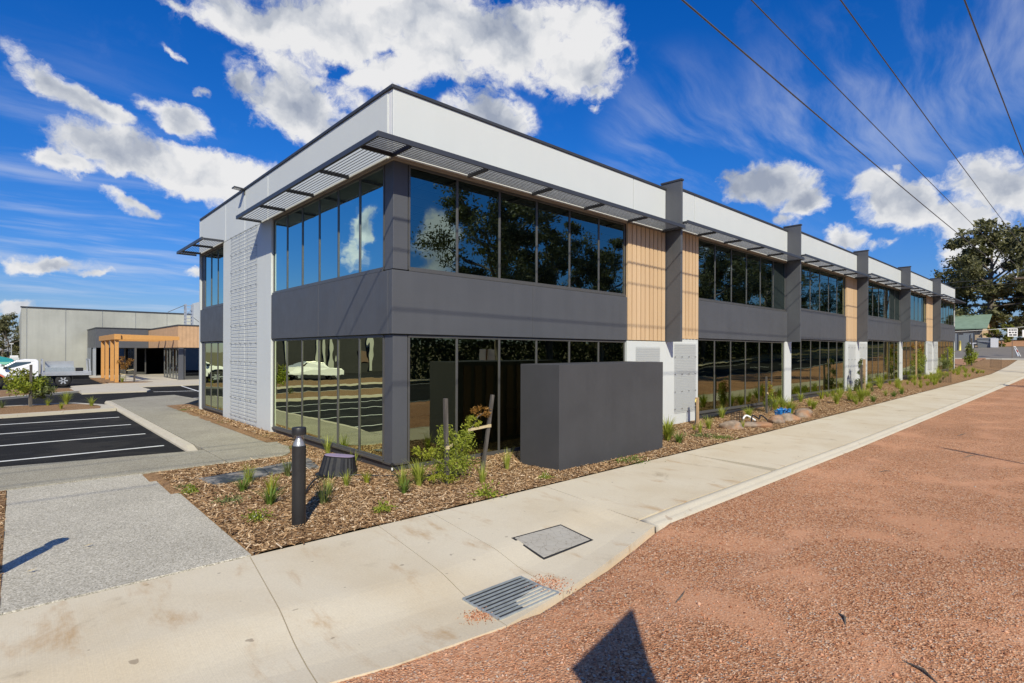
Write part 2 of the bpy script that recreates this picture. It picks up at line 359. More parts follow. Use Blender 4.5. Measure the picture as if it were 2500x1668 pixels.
leaf('leaf_conifer', (.018, .032, .012), (.07, .09, .03), .15)
leaf('leaf_lime', (.17, .21, .014), (.48, .49, .07), .35)
leaf('leaf_shrub', (.10, .16, .014), (.40, .43, .06), .3)
leaf('leaf_olive', (.05, .075, .02), (.22, .25, .09), .25)
leaf('leaf_grass', (.15, .20, .018), (.52, .55, .12), .4)
leaf('leaf_grass_dark', (.05, .11, .014), (.22, .31, .06), .3)
leaf('leaf_rust', (.20, .09, .02), (.42, .23, .06), .35)
leaf('leaf_bush', (.10, .13, .015), (.32, .30, .06), .3)
leaf('petal_white', (.55, .55, .50), (.80, .80, .76), .2)
def _fn(t):
    b = t.node('ShaderNodeTexBrick'); t.put(b.inputs['Vector'], t.pos); b.inputs['Scale'].default_value = 1.0; b.offset = 0
    b.inputs['Brick Width'].default_value = 1.2; b.inputs['Row Height'].default_value = .6; b.inputs['Mortar Size'].default_value = .018
    b.inputs['Color1'].default_value = (.62, .63, .62, 1); b.inputs['Color2'].default_value = (.60, .61, .60, 1); b.inputs['Mortar'].default_value = (.25, .25, .25, 1)
    setb(t, b.outputs[0], .8)
mat('ceiling_tile', _fn)

# ------------------------------------------------------------------ mesh helpers
class MB:
    def __init__(s, tf=None): s.v = []; s.f = []; s.tf = tf
    def add(s, vs, fs):
        o = len(s.v)
        s.v += [s.tf(*p) for p in vs] if s.tf else [tuple(p) for p in vs]
        s.f += [tuple(i + o for i in f) for f in fs]
        return s
    def box(s, x0, x1, y0, y1, z0, z1):
        return s.add([(x0, y0, z0), (x1, y0, z0), (x1, y1, z0), (x0, y1, z0), (x0, y0, z1), (x1, y0, z1), (x1, y1, z1), (x0, y1, z1)],
                     [(0, 3, 2, 1), (4, 5, 6, 7), (0, 1, 5, 4), (1, 2, 6, 5), (2, 3, 7, 6), (3, 0, 4, 7)])
    def prism(s, poly, z0, z1):
        n = len(poly)
        a = sum(poly[i][0] * poly[(i + 1) % n][1] - poly[(i + 1) % n][0] * poly[i][1] for i in range(n))
        if a < 0: poly = poly[::-1]
        return s.add([(x, y, z0) for x, y in poly] + [(x, y, z1) for x, y in poly],
                     [tuple(range(n))[::-1], tuple(range(n, 2 * n))] + [(i, (i + 1) % n, n + (i + 1) % n, n + i) for i in range(n)])
    def tube(s, pts, r, n=8, cap=True):
        pts = [Vector(p) for p in pts]; rs = r if isinstance(r, (list, tuple)) else [r] * len(pts)
        vs = []; fs = []
        for i, p in enumerate(pts):
            d = (pts[min(i + 1, len(pts) - 1)] - pts[max(i - 1, 0)]).normalized()
            a = d.cross(Vector((0, 0, 1)));
            if a.length < .05: a = d.cross(Vector((0, 1, 0)))
            a.normalize(); b = d.cross(a).normalized()
            for k in range(n):
                t = 2 * math.pi * k / n; vs.append(tuple(p + a * math.cos(t) * rs[i] + b * math.sin(t) * rs[i]))
        for i in range(len(pts) - 1):
            for k in range(n): fs.append((i * n + k, i * n + (k + 1) % n, (i + 1) * n + (k + 1) % n, (i + 1) * n + k))
        if cap: fs.append(tuple(range(n))); fs.append(tuple(range((len(pts) - 1) * n, len(pts) * n))[::-1])
        return s.add(vs, fs)
    def bar(s, a, b, w, h):
        a = Vector(a); b = Vector(b); d = (b - a).normalized(); sx = d.cross(Vector((0, 0, 1)))
        if sx.length < .01: sx = Vector((1, 0, 0))
        sx.normalize(); sz = sx.cross(d).normalized(); vs = []
        for p in (a, b):
            for i, j in ((-1, -1), (1, -1), (1, 1), (-1, 1)): vs.append(tuple(p + sx * i * w / 2 + sz * j * h / 2))
        return s.add(vs, [(0, 1, 2, 3), (7, 6, 5, 4), (0, 4, 5, 1), (1, 5, 6, 2), (2, 6, 7, 3), (3, 7, 4, 0)])
    def lathe(s, prof, c=(0, 0, 0), n=24):
        vs = []; fs = []
        for r, z in prof:
            for k in range(n):
                t = 2 * math.pi * k / n; vs.append((c[0] + r * math.cos(t), c[1] + r * math.sin(t), c[2] + z))
        for i in range(len(prof) - 1):
            for k in range(n): fs.append((i * n + k, i * n + (k + 1) % n, (i + 1) * n + (k + 1) % n, (i + 1) * n + k))
        fs.append(tuple(range(n))[::-1]); fs.append(tuple(range((len(prof) - 1) * n, len(prof) * n)))
        return s.add(vs, fs)
def wloc(o):
    v = Vector((0, 0, 0))
    while o is not None: v += o.location; o = o.parent
    return v
def tag(o, label=None, cat=None, group=None, kind=None):
    if label: o['label'] = label
    if cat: o['category'] = cat
    if group: o['group'] = group
    if kind: o['kind'] = kind
    return o
def link(name, me, material, parent=None, loc=(0, 0, 0)):
    if material and not me.materials: me.materials.append(MATS[material])
    o = bpy.data.objects.new(name, me); COL.objects.link(o); o.location = loc
    if parent is not None: o.parent = parent
    return o
def build(name, mb, material, parent=None, smooth=False, bevel=0.0, origin=None):
    off = wloc(parent) if parent is not None else Vector(origin or (0, 0, 0))
    me = bpy.data.meshes.new(name)
    me.from_pydata([(x - off.x, y - off.y, z - off.z) for x, y, z in mb.v], [], mb.f); me.update()
    if smooth: me.polygons.foreach_set('use_smooth', [True] * len(me.polygons))
    o = link(name, me, material, parent, (0, 0, 0) if parent is not None else tuple(off))
    if bevel:
        b = o.modifiers.new('bevel', 'BEVEL'); b.width = bevel; b.segments = 2; b.limit_method = 'ANGLE'; b.angle_limit = R(40)
    return o
def empty(name, loc, label=None, cat=None, group=None, rz=0):
    o = bpy.data.objects.new(name, None); COL.objects.link(o); o.location = loc; o.rotation_euler = (0, 0, rz); o.empty_display_size = .2
    return tag(o, label, cat, group)
def npmesh(name, V, F):
    me = bpy.data.meshes.new(name); k = F.shape[1]
    me.vertices.add(len(V)); me.vertices.foreach_set('co', V.astype(np.float32).ravel())
    me.loops.add(F.size); me.loops.foreach_set('vertex_index', F.astype(np.int32).ravel())
    me.polygons.add(len(F)); me.polygons.foreach_set('loop_start', np.arange(0, F.size, k, dtype=np.int32))
    try: me.polygons.foreach_set('loop_total', np.full(len(F), k, dtype=np.int32))
    except Exception: pass
    me.update(calc_edges=True); me.validate(); return me
def dup(o, loc, rz=0.0, sc=1.0, label=None):
    def rec(s, par):
        c = s.copy(); COL.objects.link(c); c.parent = par
        for ch in list(s.children): rec(ch, c)
        return c
    c = rec(o, None); c.location = loc; c.rotation_euler = (0, 0, rz); c.scale = (sc, sc, sc)
    if label: c['label'] = label
    return c
# ------------------------------------------------------------------ terrain heights
PX = [-60, 0, 10, 18, 38, 54, 66, 76, 100, 140, 300]; PH = [0, 0, .03, .10, .30, .48, .95, 1.56, 3.06, 4.5, 8]
BX = [-60, 0, 5, 10, 18, 27, 36, 46, 55, 66, 76, 100, 140, 300]; BH = [0, 0, .0, .03, .15, .28, .42, .60, .80, 1.15, 1.56, 3.06, 4.5, 8]
def PZ(x): return float(np.interp(x, PX, PH))
def BZ(x): return float(np.interp(x, BX, BH))
def MZ(x, y):
    t = min(max((y + 2.45) / 2.2, 0), 1); t = t * t * (3 - 2 * t)
    return PZ(x) * (1 - t) + BZ(x) * t + .012
def wob(x, y):
    return .5 * math.sin(3.1 * x + 1.7 * y) * math.sin(2.3 * y - 1.1 * x) + .3 * math.sin(7.3 * x - 2.0 * y + 1) * math.sin(6.1 * y + .7) + .2 * math.sin(15.1 * x + 3) * math.sin(13.7 * y)
def sheet(name, xs, ys, zf, material, kind='structure', smooth=True):
    V = [(x, y, zf(x, y)) for x in xs for y in ys]; n = len(ys); F = []
    for i in range(len(xs) - 1):
        for j in range(n - 1): F.append((i * n + j, (i + 1) * n + j, (i + 1) * n + j + 1, i * n + j + 1))
    mb = MB(); mb.v = V; mb.f = F
    return tag(build(name, mb, material, smooth=smooth), kind=kind)
def lin(a, b, n): return [a + (b - a) * i / n for i in range(n + 1)]
gx = sorted(set([-900, -500, -250, -120] + lin(-60, 160, 110) + [200, 260, 300, 500, 900])); gy = [-900, -500, -250, -120, -60, -30, -24, -12, -5, 0, 10, 25, 60, 120, 250, 500, 900]
sheet('ground', gx, gy, lambda x, y: PZ(x) - .34, 'dry_ground')
# gravel verge
YO = ([-30, -9, -4.6, -3.4, -2.6, -1.6, -.4, .5, 1.0, 1.348, 1.356, 100], [-4.72, -4.78, -4.86, -4.98, -5.18, -5.30, -5.12, -4.92, -4.80, -4.745, -4.47, -4.47])
def yo(x): return float(np.interp(x, *YO))
def gvz(x, y):
    t = min(max((y - (yo(x) - (.27 if x > 1.352 else .02))) / .12, 0), 1)
    return PZ(x) - .088 + .005 * wob(x * .6, y * .6) * min(1, max(0, (-5.0 - y) / .8)) - .11 * t
sheet('gravel_verge', lin(-40, -5, 20) + lin(-5, 4, 90)[1:] + lin(4, 76, 144)[1:], lin(-12.5, -5.6, 26) + lin(-5.6, -4.4, 24)[1:], lambda x, y: gvz(x, y), 'red_gravel')
sheet('road', lin(-60, 76, 68), [-23, -18, -12.4], lambda x, y: PZ(x) - .13 - (.02 if y == -12.4 else 0), 'asphalt')
mb = MB()
for k in range(-8, 11):
    x0 = k * 7.0
    mb.v += [(x0, -17.75, PZ(x0) - .122), (x0 + 3.5, -17.75, PZ(x0 + 3.5) - .122), (x0 + 3.5, -17.62, PZ(x0 + 3.5) - .122), (x0, -17.62, PZ(x0) - .122)]; q = len(mb.v); mb.f.append((q - 4, q - 3, q - 2, q - 1))
for yy in (-13.2, -22.2):
    for k in range(-15, 19):
        x0 = k * 4.0; mb.v += [(x0, yy, PZ(x0) - .122), (x0 + 4, yy, PZ(x0 + 4) - .122), (x0 + 4, yy + .12, PZ(x0 + 4) - .122), (x0, yy + .12, PZ(x0) - .122)]; q = len(mb.v); mb.f.append((q - 4, q - 3, q - 2, q - 1))
tag(build('road_marking', mb, 'line_paint'), kind='structure')
sheet('far_path', lin(-60, 76, 34), [-26.6, -25.0], lambda x, y: PZ(x) - .10, 'concrete_path')
# footpath slabs with open joints, gutter apron in front of the corner
def pathz(x, y):
    e = yo(x); z = PZ(x) - .012 * (-2.5 - y)
    ap = max(0, min(1, (1.5 - x) / .5))
    d = y - e
    if ap > 0:
        t = max(0, min(1, (1.25 - d) / .7)); t = t * t * (3 - 2 * t)
        z -= ap * .062 * t
        t2 = max(0, min(1, (.28 - d) / .28)); z += ap * .02 * t2
    return z
JO = [-30, -14, -9, -3.14, -1.63, -.83, 1.35, 5.6, 9.8, 14, 18.2, 22.4, 26.6, 30.8, 35, 39.2, 43.4, 47.6, 51.8, 56, 60.2, 64.4, 68.6, 72.8, 76.4]
mb = MB()
for a, b in zip(JO[:-1], JO[1:]):
    g = .008 if a == 1.35 else .004
    g2 = .008 if b == 1.35 else .004
    xs = lin(a + g, b - g2, max(3, int((b - a) / .25) if b < 6 else 4)); ny = 26; o = len(mb.v)
    for x in xs:
        for j in range(ny + 1):
            y = -2.5 + (yo(x) + 2.5) * j / ny; sk = .13 * (y + 2.5) * (1 if b < 6 else 0)
            mb.v.append((x + sk, y, pathz(x, y)))
        mb.v.append((x + .13 * (yo(x) + 2.5) * (1 if b < 6 else 0), yo(x) - .004, pathz(x, yo(x)) - .16)); mb.v.append((x, -2.492, pathz(x, -2.5) - .12))
    n = ny + 3
    for i in range(len(xs) - 1):
        for j in range(ny + 1): mb.f.append((o + i * n + j, o + i * n + j + 1, o + (i + 1) * n + j + 1, o + (i + 1) * n + j))
        mb.f.append((o + i * n + n - 1, o + i * n, o + (i + 1) * n, o + (i + 1) * n + n - 1))
    for i in (0, len(xs) - 1):
        base = o + i * n; p = [mb.v[base + j] for j in range(ny + 1)]; q0 = len(mb.v)
        mb.v += [(x, y, z - .1) for x, y, z in p]
        for j in range(ny): mb.f.append((base + j, base + j + 1, q0 + j + 1, q0 + j))
tag(build('footpath', mb, 'concrete_path', smooth=False), kind='structure')
mb = MB(); xs = lin(1.09, 3, 20) + lin(3, 76.4, 210)[1:]; prof = [(-4.475, -.2), (-4.475, -.014), (-4.495, .0), (-4.55, .004), (-4.585, -.008), (-4.615, -.034), (-4.64, -.045), (-4.735, -.050), (-4.745, -.2)]
for x in xs:
    for py, pz_ in prof:
        e = max(0, min(1, (x - 1.09) / .8)); mb.v.append((x, py, PZ(x) - .012 * 1.95 + (pz_ if pz_ < -.1 else pz_ * (.5 + .5 * e) - (1 - e) * .022)))
n = len(prof)
for i in range(len(xs) - 1):
    for j in range(n - 1): mb.f.append((i * n + j, i * n + j + 1, (i + 1) * n + j + 1, (i + 1) * n + j))
mb.f.append(tuple(range(n)))
tag(build('kerb', mb, 'concrete_kerb', smooth=True), kind='structure')
# paved areas beside the building
S = 'structure'
tag(build('driveway_slab', MB().prism([(-5.08, -2.474), (-3.115, -2.474), (-3.115, .93), (-3.23, .93), (-3.23, 2.06), (-3.325, 2.06), (-3.325, 2.86), (-5.06, 2.86)], -.3, .007), 'aggregate_pale', bevel=.008), kind=S)
mb = MB().prism([(-1.905, 2.88), (-.88, 2.88), (-.62, 3.15), (-.34, 4.0), (-.35, 6), (-.35, 15.6), (1.14, 18.7), (.8, 22.1), (-.78, 21.6), (-1.905, 20.4)], -.3, .018)
mb.prism([(-12, 2.88), (-1.925, 2.88), (-1.925, 4.68), (-2.1, 4.68), (-5.3, 5.2), (-12, 6.1)], -.3, .016)
tag(build('path', mb, 'aggregate_tan', bevel=.01), kind=S)
mb = MB(); kp = [(5.0, -.085), (5.6, .01), (16.45, .016), (20.3, .016)]
for y, z in kp: mb.v += [(-2.13, y, -.2), (-2.12, y, min(z, -.06)), (-2.07, y, z), (-1.93, y, z), (-1.93, y, -.2)]
for i in range(3):
    for j in range(4): mb.f.append((i * 5 + j, (i + 1) * 5 + j, (i + 1) * 5 + j + 1, i * 5 + j + 1))
mb.f.append((0, 1, 2, 3, 4))
mb.prism([(-40, 11.85), (-2.14, 16.56), (-2.16, 17.3), (-2.2, 18.4), (-3.1, 20.3), (-40, 20.2)], -.3, .006)
mb.prism([(-40, 25.3), (-5.5, 25.35), (-2.3, 28.7), (-2.35, 31.7), (-40, 31.7)], -.3, .004)
tag(build('parking_kerb', mb, 'concrete_kerb'), kind=S)
tag(build('car_park', MB().prism([(-40, 5.0), (-2.05, 4.6), (14, 14), (26, 18), (26, 62), (-40, 62)], -.5, -.10), 'asphalt'), kind=S)
mb = MB().prism([(-2.4, 27.0), (.4, 26.9), (.75, 28), (.7, 31.7), (14, 31.8), (14, 51.5), (-.3, 51.5), (-.3, 36.5), (-2.4, 34.5)], -.3, -.03)
tag(build('forecourt', mb, 'concrete_kerb'), kind=S)
mb = MB()
for y, xl in ((6.62, -8), (9.12, -8), (11.62, -8), (14.1, -8)): mb.prism([(xl, y - .04), (-2.33, y - .04), (-2.33, y + .04), (xl, y + .04)], -.2, -.095)
mb.prism([(2.6, 25.6), (2.7, 25.6), (3.05, 31.7), (2.95, 31.7)], -.2, -.095); mb.prism([(.7, 26.9), (.7, 26.8), (9, 24.0), (9, 24.1)], -.2, -.095); mb.prism([(1.2, 21.0), (1.2, 20.9), (9, 18.8), (9, 18.9)], -.2, -.095)
tag(build('parking_line', mb, 'line_paint'), kind=S)
# mulch beds
def inslab(x, y): return (x < -3.09 and y < .96) or (x < -3.2 and y < 2.1) or (x < -3.3 and y < 2.9)
def mz(x, y): return MZ(x, y) + .014 * wob(x, y) - (.06 if inslab(x, y) else 0)
sheet('mulch_bed', lin(-3.5, 12, 200), lin(-2.485, .2, 40), mz, 'mulch')
sheet('mulch_bed', lin(12, 76.2, 190), lin(-2.485, .2, 14), mz, 'mulch')
sheet('mulch_bed', lin(-3.5, .2, 50), lin(.2, 4.7, 60), lambda x, y: -.002 + .012 * wob(x, y) - (.06 if (inslab(x, y) or y > 2.95 and x < -.75) else 0), 'mulch')
sheet('mulch_bed', lin(-.6, .2, 10), lin(4.7, 16.2, 100), lambda x, y: .022 + .012 * wob(x, y) + .03 * (x + .6), 'mulch')
sheet('mulch_bed', lin(-12, -5.07, 60), lin(-2.485, 2.87, 50), lambda x, y: .012 + .012 * wob(x, y), 'mulch')
tag(build('mulch_bed', MB().prism([(-40, 12.3), (-2.6, 16.85), (-2.5, 17.6), (-2.55, 18.3), (-3.3, 19.9), (-40, 19.9)], -.1, .018), 'mulch'), kind=S)
tag(build('mulch_bed', MB().prism([(-40, 25.7), (-5.6, 25.75), (-2.6, 28.8), (-2.65, 31.4), (-40, 31.4)], -.1, .016), 'mulch'), kind=S)
tag(build('mulch_bed', MB().prism([(-.5, 46), (-.5, 37.2), (.2, 36.3), (1.8, 36.2), (2.3, 37), (1.2, 38), (.7, 39), (.7, 46)], -.1, -.018), 'mulch'), kind=S)
sheet('garden_soil', lin(55.4, 76, 30), lin(.2, 30, 20), lambda x, y: BZ(x) + .05 + .12 * wob(x * .35, y * .35), 'red_soil')
sheet('crossover', lin(74.6, 76.6, 2), lin(-4.6, 30, 10), lambda x, y: PZ(x) + .03, 'concrete_kerb')
sheet('driveway', lin(76.6, 112, 20), lin(-4.6, 30, 10), lambda x, y: PZ(x) + .02, 'asphalt_old')
tag(build('parking_line', MB().bar((80.2, -2.2, PZ(80.2) + .05), (103, .0, PZ(103) + .05), .25, .06), 'line_paint'), kind=S)
sheet('verge_soil', lin(76, 112, 12), lin(-12, -4.6, 4), lambda x, y: PZ(x) - .06, 'red_soil')
sheet('bank', lin(103.5, 118, 10), lin(-14, 3, 8), lambda x, y: PZ(x) + .05 + min(.7, (x - 103.5) * .35), 'red_soil')

# ------------------------------------------------------------------ the office building
off = empty('office_building', (0, 0, 0), 'long two storey office building with white fascia, charcoal bands, blade fins and dark glass', 'office building')
FX = [9.0, 18.06, 27.27, 36.42, 45.92]; END = 55.2; DEP = 13.57
DP = [0, .172, .342, .507, .690, .840]; DB = [0, .130, .270, .415, .56, .70]
X0 = [0] + FX; X1 = FX + [END]
fS = lambda a, d, z: (a, d, z)             # street side, d grows inwards
fL = lambda a, d, z: (d, a, z)             # car park side
# white fascia panels
for i in range(6):
    zt = 6.905 + DP[i]; zb = 5.69 + DP[i]
    a, b = X0[i] + (.10 if i else .0), X1[i]
    js = {0: [7.40], 1: [10.66], 2: [25.6], 3: [29.1], 4: [43.9], 5: [47.8]}[i]
    e = [a] + js + [b]
    for p, q in zip(e[:-1], e[1:]): build('fascia_panel', MB().box(p + .012, q - .012, 0, .16, zb, zt), 'white_panel', off, bevel=.008)
    mb = MB().box(a - (.03 if i == 0 else 0), b, -.03, .20, zt, zt + .062)
    if i == 0: mb.box(-.03, .20, .2, DEP + .02, zt, zt + .062)
    build('parapet_cap', mb, 'charcoal_dark', off, bevel=.006)
    build('joint_backing', MB().box(a + .01, b - .01, .05, .15, zb + .01, zt - .01), 'white_trim', off)
for p, q in zip([.175, 6.47, 8.43, 10.39], [6.47, 8.43, 10.39, DEP]):
    zb = 5.69 if q in (6.47,) or p >= 10.3 else 5.69
    build('fascia_panel', MB().box(0, .16, p + .012, q - .012, 5.69, 6.905), 'white_panel', off, bevel=.008)
build('fascia_panel', MB().box(0, .16, .163, .172, 5.69, 6.905), 'white_panel', off)
build('joint_backing', MB().box(.05, .15, .17, DEP - .01, 5.70, 6.89), 'white_trim', off)
# white pier on the car park side
for p, q in ((6.21, 8.43), (8.43, 10.64)):
    build('wall_panel', MB().box(0, .16, p + (.012 if p > 7 else 0), q - (.012 if q < 9 else 0), -.3, 5.678), 'white_panel', off, bevel=.006)
build('joint_backing', MB().box(.06, .14, 8.3, 8.56, -.2, 5.66), 'white_trim', off)
# end and back walls, roof, floors, ceilings
build('end_wall', MB().box(END - .12, END - .002, .01, DEP, -.3, 7.6), 'white_panel', off)
build('rear_wall', MB().box(.0, END, DEP, DEP + .15, -.3, 6.9), 'white_panel', off)
mb = MB()
for i in range(6): mb.box(X0[i] + .17, X1[i] - .001, .18, DEP - .01, 6.35 + DP[i], 6.45 + DP[i])
build('roof', mb, 'white_trim', off)
mb = MB(); mc = MB(); mf = MB()
for i in range(6):
    a, b = X0[i] + .16, X1[i] - .05
    mf.box(a, b, .16, DEP - .01, -.05 + DB[i], .08 + DB[i]); mf.box(a, b, .16, DEP - .01, 2.95 + DB[i], 3.45 + DB[i])
    mc.box(a, b, .16, DEP - .01, 2.55 + DB[i], 2.60 + DB[i]); mc.box(a, b, .16, DEP - .01, 5.62 + DP[i], 5.67 + DP[i])
    if i: mb.box(X0[i] + .0, X0[i] + .14, .14, DEP - .01, -.1, 6.3 + DP[i - 1])
    mb.box(a, b, 8.2, 8.3, 0, 6.3 + DP[i])
mb.box(.14, 8.9, 6.3, 6.42, 0, 6.3)
build('partition', mb, 'interior_wall', off); build('floor', mf, 'interior_floor', off); build('ceiling', mc, 'ceiling_tile', off)
# soffit strips under the fascia
for i in range(6): build('soffit', MB().box(X0[i] + (.1 if i else .012), X1[i] - .01, .014, .16, 5.635 + DP[i], 5.688 + DP[i]), 'soffit_beige', off)
for a, b in ((.17, 6.20), (10.65, DEP - .01)): build('soffit', MB().box(.014, .16, a, b, 5.636, 5.687), 'soffit_beige', off)
# windows: frame with panes
def window(tf, a0, a1, n, z0, z1, wt=.05, dep=(.045, .13)):
    mb = MB(tf); d0, d1 = dep
    mb.box(a0, a1, d0, d1, z0, z0 + .055).box(a0, a1, d0, d1, z1 - .05, z1)
    mb.box(a0 - .0, a1 + .0, d0 - .028, d0 - .002, z0 - .028, z0 + .018)
    st = (a1 - a0) / n
    for k in range(n + 1):
        c = a0 + st * k; l = c - wt / 2; r = c + wt / 2
        if k == 0: l, r = a0, a0 + wt * .8
        if k == n: l, r = a1 - wt * .8, a1
        mb.box(l, r, d0 + .004, d1 - .004, z0 + .055, z1 - .05)
    f = build('window', mb, 'frame_metal', off, bevel=.004)
    pm = MB(tf)
    for k in range(n):
        l = a0 + st * k + wt * .4; r = a0 + st * (k + 1) - wt * .4
        t1 = random.uniform(-.0016, .0016); t2 = random.uniform(-.0012, .0012); dm = d0 + .022
        pm.add([(l, dm - t1, z0 + .03), (r, dm + t1, z0 + .03), (r, dm + t1 + t2, z1 - .03), (l, dm - t1 + t2, z1 - .03)], [(0, 1, 2, 3)])
    build('pane', pm, 'glass' if z0 > 3 else 'glass_ground', f)
UP = [(.37, 7.09, 6), (10.93, 17.98, 6), (18.42, 25.5, 6), (29.2, 36.36, 6), (36.9, 43.85, 6), (48.0, 55.0, 6)]
for i, (a, b, n) in enumerate(UP):
    window(fS, a, b, n, 3.69 + DP[i], 5.634 + DP[i])
    zb = .03 if i == 0 else .12 + DB[i]
    a2 = a if i not in (2, 4) else a + .12
    window(fS, a2, b - (.12 if i in (1, 3) else 0), n, zb, 2.487 + DB[i])
window(fL, .385, 6.19, 6, 3.69, 5.634); window(fL, .385, 6.19, 6, .16, 2.487)
window(fL, 10.66, 13.15, 3, 3.69, 5.634); window(fL, 10.66, 13.15, 3, .16, 2.487)
# corner columns
for a, b in ((.13, 2.484), (3.68, 5.632)): build('corner_column', MB().box(.05, .355, .05, .355, a, b), 'charcoal', off, bevel=.006)
for a, b in ((.10, 2.484), (3.68, 5.632)): build('corner_column', MB().box(.05, .5, 13.17, DEP - .003, a, b), 'charcoal', off, bevel=.006)
build('base_trim', MB().box(.035, .39, .035, .39, .115, .15), 'frame_metal', off)
for q in ((.07, .36, .07, .36, -.2, .113), (.07, .13, .362, 6.2, -.2, .125), (.07, .13, 10.66, 13.5, -.2, .125)): build('plinth', MB().box(*q), 'charcoal_dark', off)
for i, (a, b, n) in enumerate(UP): build('plinth', MB().box(a, b, .06, .14, -.3, (.0 if i == 0 else .088 + DB[i])), 'charcoal_dark', off)
# charcoal spandrel bands
for i, (a, b, n) in enumerate(UP):
    e0 = .0 if i == 0 else (a if i not in (2, 4) else X0[i] + .10)
    e1 = b + .03 if i not in (1, 3) else X1[i] - .002
    if i == 5: e1 = END
    mdp = (e0 + e1) / 2
    for p, q in ((e0, mdp - .004), (mdp + .004, e1)): build('spandrel_band', MB().box(p, q, 0, .13, 2.50 + DB[i], 3.655 + DP[i]), 'charcoal', off, bevel=.005)
for p, q in ((.165, 3.196), (3.204, 6.20)): build('spandrel_band', MB().box(0, .13, p, q, 2.50, 3.655), 'charcoal', off, bevel=.005)
build('spandrel_band', MB().box(.001, .13, .135, .16, 2.50, 3.655), 'charcoal', off)
build('spandrel_band', MB().box(0, .13, 10.65, DEP, 2.50, 3.655), 'charcoal', off, bevel=.006)
# extra dark wall between windows and fins, white lower piers
mb = MB()
mb.box(END - .2, END - .003, .04, .14, 3.69 + DP[5], 5.63 + DP[5]).box(END - .2, END - .003, .04, .14, -.2, 2.487 + DB[5])
mb.box(18.17, 18.41, .05, .14, 3.69 + DP[2], 5.63 + DP[2]).box(36.53, 36.89, .05, .14, 3.69 + DP[4], 5.63 + DP[4])
build('infill_panel', mb, 'charcoal', off)
for a, b, i, j in ((7.12, 9.0, 0, 0), (9.0, 10.90, 0, 1), (17.86, 18.5, 1, 1), (25.54, 27.27, 2, 2), (27.27, 29.17, 2, 3), (36.24, 36.9, 3, 3), (43.9, 45.92, 4, 4), (45.92, 47.96, 4, 5)):
    build('white_pier', MB().box(a + .003, b - .003, 0.0, .15, -.3, 2.49 + DB[i]), 'white_panel', off, bevel=.006)
for a, b, i in ((9.1, 10.9, 1), (27.37, 29.17, 3), (46.02, 47.96, 5)):
    build('white_pier', MB().box(a, b, .006, .15, 2.49 + DB[i - 1], 2.56 + DB[i]), 'white_panel', off)
# timber look battens
def battens(a, b, i, zl):
    n = round((b - a) / .2085); st = (b - a) / n; mb = MB()
    for k in range(n): mb.box(a + k * st + .004, a + (k + 1) * st - .042, -.022, .045, zl, 5.640 + DP[i])
    build('batten_cladding', mb, 'batten_timber', off, bevel=.003)
    build('cladding_backing', MB().box(a, b, .046, .14, zl + .03, 5.633 + DP[i]), 'dark_void', off)
battens(7.12, 8.99, 0, 2.51); battens(9.11, 10.91, 1, 2.575 + .02); battens(25.53, 27.26, 2, 2.51 + DB[2]); battens(27.38, 29.18, 3, 2.51 + DB[3]); battens(43.88, 45.91, 4, 2.51 + DB[4]); battens(46.03, 47.98, 5, 2.51 + DB[5])
# blade fins
for k, x in enumerate(FX):
    f = build('blade_fin', MB().box(x, x + .10, -.49, .155, 2.485 + DB[k], 7.085 + DP[k]), 'charcoal', off, bevel=.005)
    build('fin_cap', MB().box(x - .02, x + .12, -.515, .165, 7.087 + DP[k], 7.138 + DP[k]), 'charcoal_dark', f, bevel=.004)
# sunshades: fascia beam, louvre blades, arms
def sunshade(tf, a, b, z, arms, ends=(True, True), corner=None):
    mb = MB(tf).box(a, b, -.645, -.605, z - .005, z + .088)
    lo = a if corner is None else corner
    if ends[0]: mb.box(a, a + .035, -.606, -.004, z, z + .07)
    if ends[1]: mb.box(b - .035, b, -.606, -.004, z, z + .07)
    f = build('sunshade', mb, 'shade_metal', off, bevel=.004)
    mb = MB(tf)
    for k in range(8):
        d = -.575 + k * .071; zc = z + .012; q = []
        for l in (lo, b - .03):
            for (dy, dz) in ((0, 0), (.049, .036), (.043, .045), (-.006, .009)): q.append((l, d + dy, zc + dz))
        mb.add(q, [(0, 1, 2, 3), (7, 6, 5, 4), (0, 4, 5, 1), (1, 5, 6, 2), (2, 6, 7, 3), (3, 7, 4, 0)])
    build('louvre', mb, 'shade_metal', f)
    for x in arms: build('arm', MB(tf).box(x - .02, x + .02, -.604, -.003, z - .022, z + .05), 'shade_metal', f)
z = 5.688
sunshade(fS, -.645, 8.995, z, [.0, 1.72, 3.53, 5.33, 7.15, 8.85], (False, True), -.60)
sunshade(fL, -.604, 7.0, z, [.0, 1.72, 3.47, 5.22], (False, True), .03)
sunshade(fL, 10.58, 14.15, z, [11.9, 13.5])
for i in range(1, 6):
    a, b = FX[i - 1] + .115, (FX[i] - .005 if i < 5 else END + .645)
    sunshade(fS, a, b, z + DP[i], [a + 1.75 * k for k in range(1, 6) if a + 1.75 * k < b - .3])
